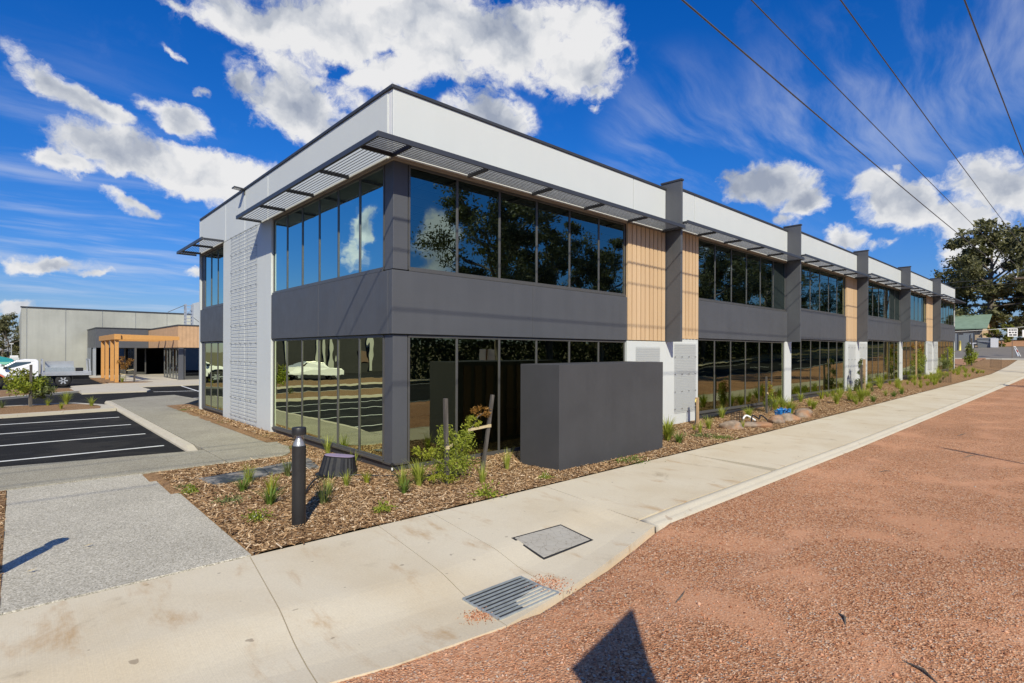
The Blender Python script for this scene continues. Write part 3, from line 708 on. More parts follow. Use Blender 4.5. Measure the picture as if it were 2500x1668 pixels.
# climbing mesh on the white walls
def trellis(tf, a0, a1, z0, z1, sa, sz, bz, r=.0026):
    mb = MB(tf); d = -.035
    k = 0
    while z0 + k * sz <= z1 + 1e-6: q = z0 + k * sz; mb.box(a0, a1, d - r, d + r, q - r, q + r); k += 1
    k = 0
    while a0 + k * sa <= a1 + 1e-6: q = a0 + k * sa; mb.box(q - r * .7, q + r * .7, d + r, d + 2.2 * r, z0, z1); k += 1
    t = build('mesh_trellis', mb, 'mesh_wire', off)
    mb = MB(tf); n = max(2, round((a1 - a0) / .48))
    zz = z0 + .1
    while zz < z1:
        for k in range(n + 1):
            q = a0 + .03 + (a1 - a0 - .06) * k / n; mb.box(q - .005, q + .005, -.042, -.001, zz - .005, zz + .005); mb.box(q - .009, q + .009, -.046, -.0425, zz - .022, zz + .022)
        zz += bz
    build('standoff', mb, 'frame_metal', t)
trellis(fL, 7.30, 9.72, .12, 5.72, .8, .105, .545, .0032)
trellis(fS, 7.5, 8.69, .5, 2.34, .05, .05, .62); trellis(fS, 9.47, 10.72, .38, 2.44, .05, .05, .52)
trellis(fS, 25.85, 26.95, .55, 2.62, .1, .07, .6); trellis(fS, 27.75, 28.95, .55, 2.7, .1, .07, .6); trellis(fS, 44.2, 45.6, .9, 2.9, .1, .07, .6); trellis(fS, 46.3, 47.7, .9, 2.95, .1, .07, .6)
# flood light on the car park side
mb = MB().box(-.029, -.002, 8.42, 8.50, 6.78, 6.96)
f = build('flood_light', mb, 'frame_metal', off)
build('lamp_head', MB().add([(-.03, 8.36, 6.90), (-.31, 8.36, 6.92), (-.31, 8.62, 6.92), (-.03, 8.62, 6.90), (-.03, 8.36, 6.93), (-.31, 8.36, 6.95), (-.31, 8.62, 6.95), (-.03, 8.62, 6.93)], [(3, 2, 1, 0), (4, 5, 6, 7), (0, 1, 5, 4), (1, 2, 6, 5), (2, 3, 7, 6), (3, 0, 4, 7)]), 'charcoal_dark', f)
build('lens', MB().add([(-.12, 8.385, 6.9035), (-.29, 8.385, 6.9155), (-.29, 8.595, 6.9155), (-.12, 8.595, 6.9035)], [(3, 2, 1, 0)]), 'sign_white', f)
# small tap at the corner column
mb = MB().tube([(-.02, -.06, -.05), (-.02, -.06, .06)], .022, 10)
f = tag(build('garden_tap', mb, 'black_plastic'), 'small black garden tap with a pale collar at the foot of the corner column', 'tap')
build('collar', MB().tube([(-.02, -.06, .062), (-.02, -.06, .115)], .017, 10), 'white_plastic', f); build('tap_head', MB().tube([(-.02, -.06, .116), (-.02, -.06, .19)], [.026, .02], 10).box(-.05, .01, -.1, -.03, .14, .165), 'black_plastic', f)

# ------------------------------------------------------------------ letterbox wall and street furniture
lb = empty('letterbox_wall', (2.26, -1.99, 0), 'dark charcoal rendered box wall standing free in the planting bed before the first bay', 'letterbox wall')
build('body', MB().add([(2.25, -2.0, -.4), (5.66, -2.0, -.4), (5.66, -1.0, -.4), (2.25, -.98, -.4), (2.25, -2.0, 1.945), (5.66, -2.0, 1.965), (5.66, -1.0, 1.965), (2.25, -.98, 1.945)],
      [(0, 3, 2, 1), (4, 5, 6, 7), (0, 1, 5, 4), (1, 2, 6, 5), (2, 3, 7, 6), (3, 0, 4, 7)]), 'charcoal_render', lb, bevel=.006)
mb = MB()
for k in range(9): mb.box(2.45 + k * .33, 2.45 + k * .33 + .2, -.985, -.95, .15, 1.86)
build('slat_front', mb, 'slat_brown', lb)

def bollard(x, y, z, label):
    b = empty('bollard_light', (x, y, z), label, 'bollard', 'bollard lights beside the driveway')
    build('post', MB().lathe([(.083, -.1), (.083, .985), (.079, .99)], (x, y, z), 32), 'black_paint', b, True)
    build('lens', MB().lathe([(.074, .991), (.074, 1.125)], (x, y, z), 32), 'clear_lens', b, True)
    build('reflector', MB().lathe([(.072, .992), (.066, 1.02), (.05, 1.05), (.034, 1.075), (.028, 1.12)], (x, y, z), 28), 'aluminium', b, True)
    build('cap', MB().lathe([(.02, 1.126), (.084, 1.128), (.086, 1.14), (.086, 1.205), (.08, 1.218), (.0, 1.222)], (x, y, z), 32), 'black_paint', b, True)
    for o in b.children:
        e = o.modifiers.new('edge', 'EDGE_SPLIT'); e.split_angle = R(35)
    return b
bollard(-2.365, -1.83, .01, 'black cylindrical bollard light with clear lens standing in the bark mulch')
bollard(-5.45, -1.83, .01, 'black cylindrical bollard light left of the pale driveway slab, outside the frame')

# grated gully pit, pit cover, lids
gr = empty('drain_grate', (-1.6, -4.93, 0), 'galvanised steel drain grate set in the gutter of the footpath', 'drain grate')
def gz(x, y): return pathz(x, y) + .006
GX0, GX1, GY0, GY1 = -1.965, -1.235, -5.185, -4.665
mb = MB()
for (a, b) in (((GX0, GY0), (GX1, GY0)), ((GX1, GY0), (GX1, GY1)), ((GX1, GY1), (GX0, GY1)), ((GX0, GY1), (GX0, GY0))):
    for k in range(8):
        p = [a[0] + (b[0] - a[0]) * k / 8, a[1] + (b[1] - a[1]) * k / 8]; q = [a[0] + (b[0] - a[0]) * (k + 1) / 8, a[1] + (b[1] - a[1]) * (k + 1) / 8]
        mb.bar((*p, gz(*p) - .012), (*q, gz(*q) - .012), .012, .045)
build('frame', mb, 'galvanised', gr)
mb = MB()
for k in range(1, 9):
    y = GY0 + (GY1 - GY0) * k / 9; mb.bar((GX0, y, gz(GX0, y) - .012), (GX1, y, gz(GX1, y) - .012), .009, .05)
build('bar', mb, 'galvanised', gr)
mb = MB()
for k in range(9):
    y0 = GY0 + (GY1 - GY0) * k / 9; y1 = GY0 + (GY1 - GY0) * (k + 1) / 9; n = 5
    for j in range(n):
        xa = GX0 + (GX1 - GX0) * (j + (.5 if k % 2 else 0)) / n; xb = xa + (GX1 - GX0) / n / 2
        for (p, q) in (((xa, y0), (xb, y1)), ((xb, y1), (xa + (GX1 - GX0) / n, y0))):
            if q[0] <= GX1 + .001: mb.bar((*p, gz(*p) - .02), (*q, gz(*q) - .02), .005, .032)
build('lattice', mb, 'galvanised', gr)
mb = MB(); nx = 10
for i in range(nx):
    for j in range(8):
        xa, xb = GX0 + .006 + (GX1 - GX0 - .012) * i / nx, GX0 + .006 + (GX1 - GX0 - .012) * (i + 1) / nx; ya, yb = GY0 + .006 + (GY1 - GY0 - .012) * j / 8, GY0 + .006 + (GY1 - GY0 - .012) * (j + 1) / 8
        mb.add([(xa, ya, pathz(xa, ya) + .0025), (xb, ya, pathz(xb, ya) + .0025), (xb, yb, pathz(xb, yb) + .0025), (xa, yb, pathz(xa, yb) + .0025)], [(0, 1, 2, 3)])
build('pit_mouth', mb, 'dark_void', gr)
pc = empty('pit_cover', (-.28, -4.2, 0), 'rectangular cracked concrete pit cover in a dark gap on the footpath', 'pit cover')
def tilt(pts, dz, th):
    q = [(x, y, pathz(x, y) + dz) for x, y in pts]; return MB().add([(x, y, z - th) for x, y, z in q] + q, [(3, 2, 1, 0), (4, 5, 6, 7), (0, 1, 5, 4), (1, 2, 6, 5), (2, 3, 7, 6), (3, 0, 4, 7)])
build('gap', tilt([(-.735, -4.505), (.155, -4.475), (.165, -3.935), (-.665, -3.905)], .0035, .02), 'dark_void', pc)
build('lid', tilt([(-.705, -4.475), (.125, -4.448), (.135, -3.962), (-.638, -3.935)], .008, .02), 'pit_concrete', pc, bevel=.004)
sl_ = empty('service_pit', (-1.7, 1.5, 0), 'dusty dark two part service pit lid lying flush in the bark mulch', 'pit lid')
build('lid_panel', MB().prism([(-2.70, 1.66), (-2.62, 1.05), (-1.72, 1.16), (-1.62, 1.90)], -.1, .035), 'dusty_lid', sl_, bevel=.006)
build('lid_panel', MB().prism([(-1.705, 1.162), (-.80, 1.25), (-.62, 2.16), (-1.605, 1.902)], -.1, .035), 'dusty_lid', sl_, bevel=.006)
# up-ended black plastic valve box
vb = empty('valve_box', (-.82, .42, 0), 'black ribbed plastic valve box with lilac lid standing tilted on the mulch', 'valve box', rz=R(-20))
vb.rotation_euler = (R(-3), R(5), R(-38))
def oval(a, b, n=28, rib=0.0): return [((a + (rib if k % 2 else 0)) * math.copysign(abs(math.cos(2 * math.pi * k / n)) ** .75, math.cos(2 * math.pi * k / n)), (b + (rib if k % 2 else 0)) * math.copysign(abs(math.sin(2 * math.pi * k / n)) ** .75, math.sin(2 * math.pi * k / n))) for k in range(n)]
def loft(mb, rings):
    n = len(rings[0][0]); o = []
    for pts, z in rings: o += [(x, y, z) for x, y in pts]
    fs = [(i * n + k, i * n + (k + 1) % n, (i + 1) * n + (k + 1) % n, (i + 1) * n + k) for i in range(len(rings) - 1) for k in range(n)]
    fs += [tuple(range(n))[::-1], tuple(range((len(rings) - 1) * n, len(rings) * n))]
    return mb.add(o, fs)
def local(name, mb, material, parent, smooth=False, bevel=0):      # vertices already in the parent's own space
    me = bpy.data.meshes.new(name); me.from_pydata(mb.v, [], mb.f); me.update()
    if smooth: me.polygons.foreach_set('use_smooth', [True] * len(me.polygons))
    o = link(name, me, material, parent)
    if bevel: b = o.modifiers.new('bevel', 'BEVEL'); b.width = bevel; b.segments = 2; b.limit_method = 'ANGLE'; b.angle_limit = R(40)
    return o
local('body', loft(MB(), [(oval(.37, .27, 44), -.03), (oval(.37, .27, 44), .025), (oval(.315, .215, 44), .03), (oval(.31, .21, 44, .012), .04), (oval(.255, .165, 44, .010), .335), (oval(.262, .172, 44), .336), (oval(.262, .172, 44), .352)]), 'black_plastic', vb)
local('lid', loft(MB(), [(oval(.25, .16, 44), .353), (oval(.25, .16, 44), .362)]), 'lilac_plastic', vb)
def hose(name, pts, r, material, label, cat):
    P = []
    for i in range(len(pts) - 1):
        p0 = Vector(pts[max(i - 1, 0)]); p1 = Vector(pts[i]); p2 = Vector(pts[i + 1]); p3 = Vector(pts[min(i + 2, len(pts) - 1)])
        for k in range(6):
            t = k / 6; P.append(.5 * ((2 * p1) + (p2 - p0) * t + (2 * p0 - 5 * p1 + 4 * p2 - p3) * t * t + (3 * p1 - p0 - 3 * p2 + p3) * t ** 3))
    P.append(Vector(pts[-1]))
    return tag(build(name, MB().tube(P, r, 8), material, smooth=True, origin=pts[0]), label, cat)
hose('irrigation_pipe', [(-1.9, -.75, .0), (-1.65, -.35, .08), (-1.35, .05, .10), (-1.05, .3, .05), (-.6, .1, .04), (-.4, -.1, .03), (-.05, -.45, .03), (.25, -.62, .02), (.6, -.7, 0)], .014, 'black_plastic', 'thin black irrigation pipe looping over the mulch past the valve box', 'pipe')
hose('irrigation_pipe', [(-.02, -.07, .02), (-.1, -.3, .05), (-.18, -.5, .03), (-.6, -.35, .02), (-.75, -.1, .03)], .010, 'black_plastic', 'thin black irrigation pipe running from the corner tap to the valve box', 'pipe')
# tap stake with hose
ts = empty('tap_stake', (10.09, -.42, BZ(10)), 'square timber stake with a brass tap in front of the mesh covered pier', 'tap stake')
build('stake', MB().bar((10.09, -.42, BZ(10) - .2), (10.07, -.42, BZ(10) + .80), .085, .085), 'stake_pine', ts, bevel=.004)
build('tap', MB().tube([(10.03, -.42, BZ(10) + .74), (9.96, -.44, BZ(10) + .75), (9.94, -.44, BZ(10) + .66)], .017, 8), 'yellow_paint', ts)
hose('hose', [(9.94, -.44, BZ(10) + .68), (9.93, -.45, BZ(10) + .45), (9.75, -.55, BZ(10) + .15), (9.4, -.7, .06), (8.9, -.9, .05), (8.3, -1.0, .04)], .017, 'black_plastic', 'dark green hose hanging from the tap stake into the mulch', 'hose')

# ------------------------------------------------------------------ plants
def strip(P, W, side, V, F):
    o = len(V)
    for p, wd in zip(P, W): V.append(p - side * wd / 2); V.append(p + side * wd / 2)
    for i in range(len(P) - 1): F.append((o + 2 * i, o + 2 * i + 1, o + 2 * i + 3, o + 2 * i + 2))
def tuft_mesh(name, material, n, h, sp, wd, droop=.5, seed=1):
    r = random.Random(seed); V = []; F = []
    for k in range(n):
        a = r.uniform(0, 2 * math.pi); d = Vector((math.cos(a), math.sin(a), 0)); L = h * r.uniform(.55, 1.15); ln = r.uniform(.08, 1.0) * sp
        b = d * r.uniform(0, .05) + Vector((0, 0, -.02)); P = []
        for i in range(5):
            t = i / 4; P.append(b + d * (ln * t * t * L + .02 * t) + Vector((0, 0, L * (t - droop * ln * .55 * t ** 3))))
        side = Vector((-d.y, d.x, 0)); w0 = wd * r.uniform(.7, 1.2); strip(P, [w0 * .8, w0, w0 * .85, w0 * .55, w0 * .12], side, V, F)
    me = bpy.data.meshes.new(name); me.from_pydata([tuple(v) for v in V], [], F); me.update(); me.materials.append(MATS[material]); return me
def leaf_quads(C, Nn, size, asp, seed, up_bias=0.0):
    g = np.random.default_rng(seed); n = len(C)
    u = g.normal(size=(n, 3)); u /= np.linalg.norm(u, axis=1)[:, None]
    nrm = Nn if Nn is not None else g.normal(size=(n, 3)); nrm = nrm + np.array([0, 0, up_bias])
    v = np.cross(nrm, u); v /= np.linalg.norm(v, axis=1)[:, None] + 1e-9
    s = (size * g.uniform(.6, 1.3, n))[:, None]
    a = u * s * .5; b = v * s * .5 * asp
    V = np.stack([C - a, C + b, C + a, C - b], 1).reshape(-1, 3)
    return V, np.arange(4 * n).reshape(-1, 4)
def low_mesh(name, material, n, rad, h, size, seed):
    g = np.random.default_rng(seed); C = g.normal(size=(n, 3)) * np.array([rad * .5, rad * .4, h * .4]); C[:, 2] = np.abs(C[:, 2]) + .01
    V, F = leaf_quads(C, None, size, .45, seed, .8); me = npmesh(name, V, F); me.materials.append(MATS[material]); return me
TU = {'a': tuft_mesh('grass_tuft', 'leaf_grass', 75, .38, .75, .011, .5, 1), 'b': tuft_mesh('grass_tuft', 'leaf_grass_dark', 85, .30, .9, .012, .5, 2), 'c': tuft_mesh('grass_tuft', 'leaf_lime', 60, .32, .6, .012, .4, 3),
      'd': tuft_mesh('grass_tuft', 'leaf_grass', 150, .52, .85, .015, .55, 4), 'e': tuft_mesh('grass_tuft', 'leaf_grass', 45, .42, .42, .011, .35, 5), 'f': tuft_mesh('grass_tuft', 'leaf_olive', 55, .28, .7, .011, .5, 6)}
LO = {'g': low_mesh('creeping_plant', 'leaf_olive', 230, .26, .08, .045, 11), 'h': low_mesh('creeping_plant', 'leaf_shrub', 200, .17, .14, .05, 12), 'i': low_mesh('creeping_plant', 'leaf_grass_dark', 420, .5, .1, .05, 13)}
PETAL = low_mesh('flower', 'petal_white', 26, .10, .13, .028, 14)
def plant(x, y, k, sc, label, cat='grass tuft', group='plants in the mulch beds', fl=False, z=None):
    me = TU.get(k) or LO.get(k)
    o = bpy.data.objects.new('grass_tuft' if k in TU else 'creeping_plant', me); COL.objects.link(o)
    zz = z if z is not None else (MZ(x, y) if (x > -3.5 and y < .2) else .01)
    o.location = (x, y, zz); o.rotation_euler = (0, 0, random.uniform(0, 6.28)); o.scale = (sc, sc, sc * random.uniform(.9, 1.1))
    tag(o, label, 'grass tuft' if k in TU else 'ground cover', group)
    if fl:
        q = bpy.data.objects.new('flower', PETAL); COL.objects.link(q); q.parent = o
    return o
NEAR = [(-.12, 2.42, 'e', 1.05, 'tall thin green tuft at the foot of the car park side glass'),
 (-2.13, .89, 'a', .85, 'long bladed green tuft growing over the front edge of the pit lid'), (-2.38, .34, 'b', .9, 'dark spreading tuft in front of the pit lid, nearest the driveway slab'),
 (-2.12, -.12, 'c', 1.0, 'yellow green upright tuft directly behind the dark clump left of the bollard'), (-2.32, -.68, 'b', 1.05, 'dark green clump left of the bollard, between it and the driveway slab'),
 (-1.75, -1.18, 'f', 1.35, 'dark spiky tuft standing in the shadow of the bollard'), (-1.49, -.72, 'e', .85, 'thin upright tuft just behind the spiky tuft in the bollard shadow'),
 (-1.49, .9, 'f', 1.15, 'grey green tuft at the pit lid, partly hidden by the bollard'), (-1.06, -.42, 'a', .75, 'small green tuft in front of the tilted valve box'),
 (-.73, -.48, 'c', .72, 'short lime tuft right of the valve box, by the irrigation pipe'), (-.38, -1.0, 'a', .9, 'bright green tuft before the corner column, rear of a close pair'),
 (-.60, -1.42, 'b', .85, 'short dark tuft before the corner column, front of a close pair'), (-.42, .62, 'e', .95, 'tall yellow green blades rising behind the valve box'),
 (-.19, -1.2, 'd', .85, 'large bright tuft just left of the staked bushy shrub'), (.67, -1.75, 'e', .85, 'upright green tuft at the foot of the leaning stake'),
 (1.68, -1.22, 'e', 1.0, 'thin tuft between the leaning stake and the letterbox wall'), (.15, -.55, 'c', .6, 'tiny lime tuft close to the corner column tap'),
 (6.75, -1.45, 'd', 1.25, 'big dense green tuft at the right end of the letterbox wall'), (6.6, -1.85, 'b', 1.1, 'small dark tuft in front of the dense one by the letterbox wall'),
 (8.39, -1.42, 'e', .85, 'slim green tuft in front of the mesh pier, left of the tap stake'), (9.29, -1.2, 'a', 1.05, 'green tuft with arching blades before the tap stake'),
 (8.75, -1.05, 'c', .6, 'small lime tuft beside the hose end'), (11.72, -.39, 'a', 1.2, 'green tuft against the sill of the second bay, behind the wire cage'),
 (12.38, -.97, 'd', .85, 'arching tuft right of the wire cage'), (10.2, -1.75, 'e', .6, 'small tuft in front of the brown rock near the cage'),
 (14.36, -1.5, 'd', 1.05, 'upright bright tuft behind the blue plastic strips'), (15.0, -.75, 'd', 1.0, 'broad green tuft in front of the slim white pier, left half'),
 (15.75, -.70, 'd', 1.05, 'broad green tuft in front of the slim white pier, right half'), (15.2, -1.2, 'c', 1.2, 'yellowish tuft beside the rocks by the blue strips')]
for a in NEAR: plant(*a)
LOWS = [(-2.71, -.15, 'g', .9, 'low creeping plant left of the dark clump, near the driveway edge', False), (-2.69, -1.3, 'h', .95, 'leafy green creeper with white flowers by the driveway corner', True), (-3.0, .77, 'h', .8, 'small creeper with white flowers in the step of the driveway slab', True),
 (-2.98, 1.2, 'g', .6, 'thin creeper next to the notched edge of the driveway slab', False), (-1.32, -2.05, 'h', .9, 'green creeper right of the bollard beside the footpath', False), (.21, -2.38, 'h', 1.15, 'dark leafy clump at the footpath edge before the staked shrub', False),
 (1.66, -2.2, 'h', .75, 'small plant with white flowers before the letterbox wall end', True), (3.98, -2.3, 'i', .8, 'wide low creeper below the long face of the letterbox wall', False), (7.9, -1.75, 'g', 1.3, 'flat olive creeper in front of the mesh pier', False), (8.0, -2.2, 'i', .7, 'green creeper at the footpath edge left of the rocks', False),
 (-.25, 9.2, 'i', .55, 'creeper in the narrow strip below the slatted mesh wall', False), (-.25, 5.6, 'i', .5, 'creeper in the narrow strip below the white pier', False), (-.3, 3.6, 'i', .45, 'creeper in the narrow strip below the first glass panes', False), (-.28, 13.9, 'i', .6, 'creeper in the narrow strip below the farthest corner window', False)]
for x, y, k, s, l, fl in LOWS: plant(x, y, k, s, l, fl=fl)
FAR = [(18.55, -.35, 'a', 1.2, 'third'), (16.5, -1.5, 'd', .85, ''), (19.1, -1.5, 'd', 1.0, ''), (20.5, -1.72, 'd', .8, ''), (20.5, -.5, 'c', 1.3, ''), (17.3, -1.1, 'c', 1.2, ''), (21.3, -2.2, 'b', 1.2, ''), (24.6, -2.2, 'b', 1.2, ''), (26.5, -2.1, 'b', 1.1, ''), (23, -1.3, 'c', 1.3, ''), (22.3, -.7, 'd', .9, '')]
for k in range(90):
    x = 20 + 36 * (k / 90) ** 1.0 + random.uniform(-.5, .5); FAR.append((x, random.choice([-.35, -.6, -.9, -1.3, -1.9]) + random.uniform(-.15, .15), random.choice('dacacaef'), random.uniform(.9, 1.4), ''))
BAY = ['first', 'second', 'third', 'fourth', 'fifth', 'last']
for i, (x, y, k, s, _) in enumerate(FAR):
    b = sum(x > q for q in FX); tone = {'a': 'green', 'd': 'big bright green', 'c': 'yellow green', 'b': 'dark green', 'e': 'slender green', 'f': 'olive'}[k]
    where = 'against the glass' if y > -.7 else ('in mid bed' if y > -1.5 else 'near the footpath')
    plant(x, y, k, s, f'{tone} strappy tuft {where} before the {BAY[b]} bay of the office building', group='strappy tufts before the far bays')
for x, y, k, s, l in ((-4.0, 19.3, 'a', .9, 'small tuft right of the little staked tree on the car park island'), (-3.43, 19.4, 'd', 1.0, 'large bright tuft in the middle of the car park island'), (-2.75, 18.0, 'a', 1.1, 'green tuft at the tip of the car park island'), (-3.7, 17.4, 'c', .9, 'yellowish tuft low on the front edge of the car park island'), (-5.3, 19.2, 'f', 1.2, 'dark tuft left of the little staked tree on the island'),
                      (-4.2, 29.6, 'c', 1.3, 'tuft in the rear mulch island in front of the utility truck'), (.55, 37.3, 'a', 1.3, 'tuft at the foot of the pergola posts'), (-5.4, -.1, 'a', .9, 'tuft at the left frame edge beside the driveway slab'), (-5.45, 1.4, 'a', .8, 'tuft beyond the left edge of the driveway slab')):
    plant(x, y, k, s, l, z=.01 if y < 30 else -.02)
# staked shrubs and young trees
def stake(a, b, material, label, wd=.052, tie=None):
    s = empty('stake', a, label, 'stake', 'tree stakes in the planting beds')
    build('post', MB().bar((a[0], a[1], a[2] - .15), b, wd, wd), material, s, bevel=.003)
    if tie:
        p = Vector(a).lerp(Vector(b), tie[0]); q = Vector(tie[1])
        mb = MB().bar((p.x - .035, p.y - .035, p.z), (p.x + .035, p.y - .035, p.z), .02, .055).bar(p + Vector((0, -.03, 0)), q, .012, .045)
        build('tie', mb, 'hessian', s)
    return s
def shrub(name, base, parts, stems, material, label, cat, size=.06, seed=3, asp=.3):
    """parts: (centre, radii, count, material) clumps of small leaves around stems"""
    s = empty(name, base, label, cat, 'young trees and shrubs in the beds')
    mb = MB()
    for st in stems: mb.tube([Vector(base) + Vector(p) for p in st], [.016 * (1 - .7 * i / (len(st) - 1)) for i in range(len(st))], 6)
    build('stem', mb, 'bark_trunk', s, True)
    by = {}
    g = np.random.default_rng(seed)
    for c, rr, n, mt_ in parts:
        nc = max(3, n // 45); cc = g.normal(size=(nc, 3)); cc /= np.linalg.norm(cc, axis=1)[:, None]; cc *= (g.uniform(.2, 1, (nc, 1)) ** .5); cc = cc * np.array(rr) + np.array(c)
        C = cc[g.integers(0, nc, n)] + g.normal(size=(n, 3)) * np.array(rr) * .20
        by.setdefault(mt_, []).append(C)
    for i, (mt_, Cs) in enumerate(by.items()):
        V, F = leaf_quads(np.concatenate(Cs), None, size, asp, seed + i); me = npmesh('foliage', V, F); link('foliage', me, mt_, s)
    return s
b0 = (.40, -1.28, .0)
shrub('bushy_shrub', b0, [((0, .0, .40), (.42, .3, .30), 2600, 'leaf_shrub'), ((-.1, .0, .72), (.22, .2, .22), 900, 'leaf_shrub'), ((-.55, .05, .55), (.20, .14, .12), 420, 'leaf_lime'), ((.25, 0, .72), (.22, .18, .2), 700, 'leaf_shrub'), ((-.25, -.1, .12), (.25, .2, .1), 380, 'leaf_lime'),
       ((.45, .0, .98), (.16, .12, .10), 330, 'leaf_lime'), ((.64, .0, 1.14), (.19, .12, .09), 380, 'leaf_rust')],
      [[(0, 0, -.1), (.05, 0, .4), (.0, 0, .8)], [(0, 0, .1), (.3, 0, .7), (.55, 0, 1.05), (.7, 0, 1.12)], [(0, 0, .2), (-.3, .0, .4), (-.6, .05, .55)]], 'leaf_shrub', 'bushy lime green shrub with a rusty topped side branch between two grey stakes', 'shrub', .055, 5, .28)
stake((.20, -1.42, 0), (.16, -1.42, 1.42), 'stake_grey', 'upright grey timber stake left of the bushy lime shrub', .06, (.44, (.42, -1.35, .66)))
stake((1.02, -1.28, 0), (1.24, -1.33, 1.42), 'stake_grey', 'leaning grey timber stake right of the bushy lime shrub', .056, (.62, (.72, -1.3, .84)))
z1 = BZ(14.2) + .02
shrub('young_tree', (14.35, -.75, z1), [((0, 0, .55), (.16, .14, .42), 1500, 'leaf_shrub'), ((.05, 0, .75), (.2, .16, .35), 700, 'leaf_rust'), ((0, 0, .3), (.14, .13, .2), 500, 'leaf_olive')], [[(0, 0, -.05), (0, 0, .5), (.02, 0, 1.0)], [(.12, 0, -.05), (.12, 0, .5)]], 'leaf_shrub', 'slim yellow green young tree tied between stakes in front of the second bay', 'young tree', .06, 6)
stake((14.0, -.85, z1), (13.98, -.85, z1 + 1.25), 'stake_grey', 'dark weathered stake left of the slim young tree at the second bay', .055, (.55, (14.3, -.8, z1 + .62)))
stake((14.75, -.7, z1), (14.78, -.7, z1 + 1.22), 'stake_grey', 'pale stake right of the slim young tree at the second bay', .045)
z1 = MZ(25.5, -.6)
shrub('young_tree', (25.6, -.6, z1), [((-.15, 0, .5), (.32, .2, .22), 420, 'leaf_olive'), ((.3, 0, .75), (.36, .2, .3), 420, 'leaf_olive'), ((.1, 0, .25), (.3, .2, .2), 380, 'leaf_olive'), ((-.15, 0, 1.35), (.28, .1, .22), 150, 'leaf_olive'), ((.2, 0, 1.5), (.2, .1, .25), 150, 'leaf_olive')], [[(0, 0, -.05), (0, 0, .7), (.05, 0, 1.6)], [(0, 0, .4), (.6, 0, .95)], [(0, 0, .9), (-.4, 0, 1.4)], [(0, 0, 1.0), (.4, 0, 1.6)], [(0, 0, .3), (.8, 0, .7)]], 'leaf_olive', 'sparse olive young tree with thin twigs before the mesh clad third pier', 'young tree', .10, 7)
stake((25.25, -.75, z1), (25.25, -.75, z1 + 1.35), 'stake_grey', 'black stake left of the sparse olive young tree', .075); stake((25.75, -.72, z1), (25.8, -.72, z1 + 1.6), 'stake_pine', 'thick brown stake right of the sparse olive young tree', .10)
z1 = MZ(37.3, -.6)
shrub('young_tree', (37.6, -.6, z1), [((.3, 0, 1.2), (.5, .35, .85), 1100, 'leaf_shrub'), ((.4, 0, 2.0), (.4, .3, .5), 420, 'leaf_rust'), ((0, 0, .6), (.5, .3, .35), 420, 'leaf_olive')], [[(0, 0, -.05), (.1, 0, 1.2), (.3, 0, 2.3)], [(.5, 0, -.05), (.5, 0, .8)]], 'leaf_shrub', 'tall rust tinged young tree before the fifth bay glass', 'young tree', .13, 8)
stake((37.0, -.7, z1), (36.95, -.7, z1 + 2.5), 'stake_pine', 'tall pale stake beside the rust tinged young tree', .07)
z1 = MZ(48, -.5)
shrub('young_tree', (48.4, -.5, z1), [((.3, 0, 1.2), (.6, .4, .7), 1000, 'leaf_lime'), ((-.6, 0, .7), (.6, .3, .4), 600, 'leaf_olive')], [[(0, 0, -.05), (0, 0, 1.0), (.3, 0, 1.9)]], 'leaf_lime', 'lime and dark green young tree in front of the last pier', 'young tree', .16, 9)
stake((47.9, -.6, z1), (47.9, -.6, z1 + 1.9), 'stake_grey', 'dark stake at the young tree in front of the last pier', .09)
z1 = MZ(61, -.2)
shrub('young_tree', (61.5, -.2, z1), [((0, 0, 1.0), (.7, .5, .8), 1300, 'leaf_shrub'), ((0, 0, 1.6), (.4, .3, .5), 420, 'leaf_olive')], [[(0, 0, -.05), (0, 0, 2.3)]], 'leaf_shrub', 'bushy young tree standing alone beyond the far end of the building', 'young tree', .2, 10)
stake((61.4, -.35, z1), (61.4, -.35, z1 + 2.6), 'stake_grey', 'dark stake inside the lone young tree beyond the building', .1)
shrub('young_tree', (-4.55, 19.4, .01), [((-.05, 0, .85), (.55, .45, .42), 1500, 'leaf_shrub'), ((.3, 0, .75), (.45, .35, .4), 900, 'leaf_olive'), ((-.3, .1, 1.15), (.4, .3, .3), 600, 'leaf_bush')], [[(0, 0, -.05), (0, 0, .6), (0, 0, 1.2)], [(0, 0, .3), (.5, 0, .35)]], 'leaf_shrub', 'round leafy little tree on the mulch island in the car park', 'young tree', .12, 21, .4)
stake((-4.5, 19.2, 0), (-4.5, 19.2, 1.62), 'stake_grey', 'dark stake through the little tree on the car park island', .085)
shrub('young_tree', (.75, 37.3, -.02), [((0, 0, 1.35), (.42, .3, .42), 330, 'leaf_rust')], [[(0, 0, -.05), (0, 0, 1.0), (0, 0, 1.7)]], 'leaf_rust', 'thin copper leaved sapling in front of the timber pergola', 'young tree', .15, 22, .4)
stake((1.2, 37.0, -.05), (1.22, 37.0, 1.4), 'stake_grey', 'stake right of the copper leaved sapling', .1, (.62, (.78, 37.2, .8))); stake((.45, 37.6, -.05), (.45, 37.6, 1.3), 'stake_grey', 'stake left of the copper leaved sapling', .08, (.45, (.75, 37.3, .5)))
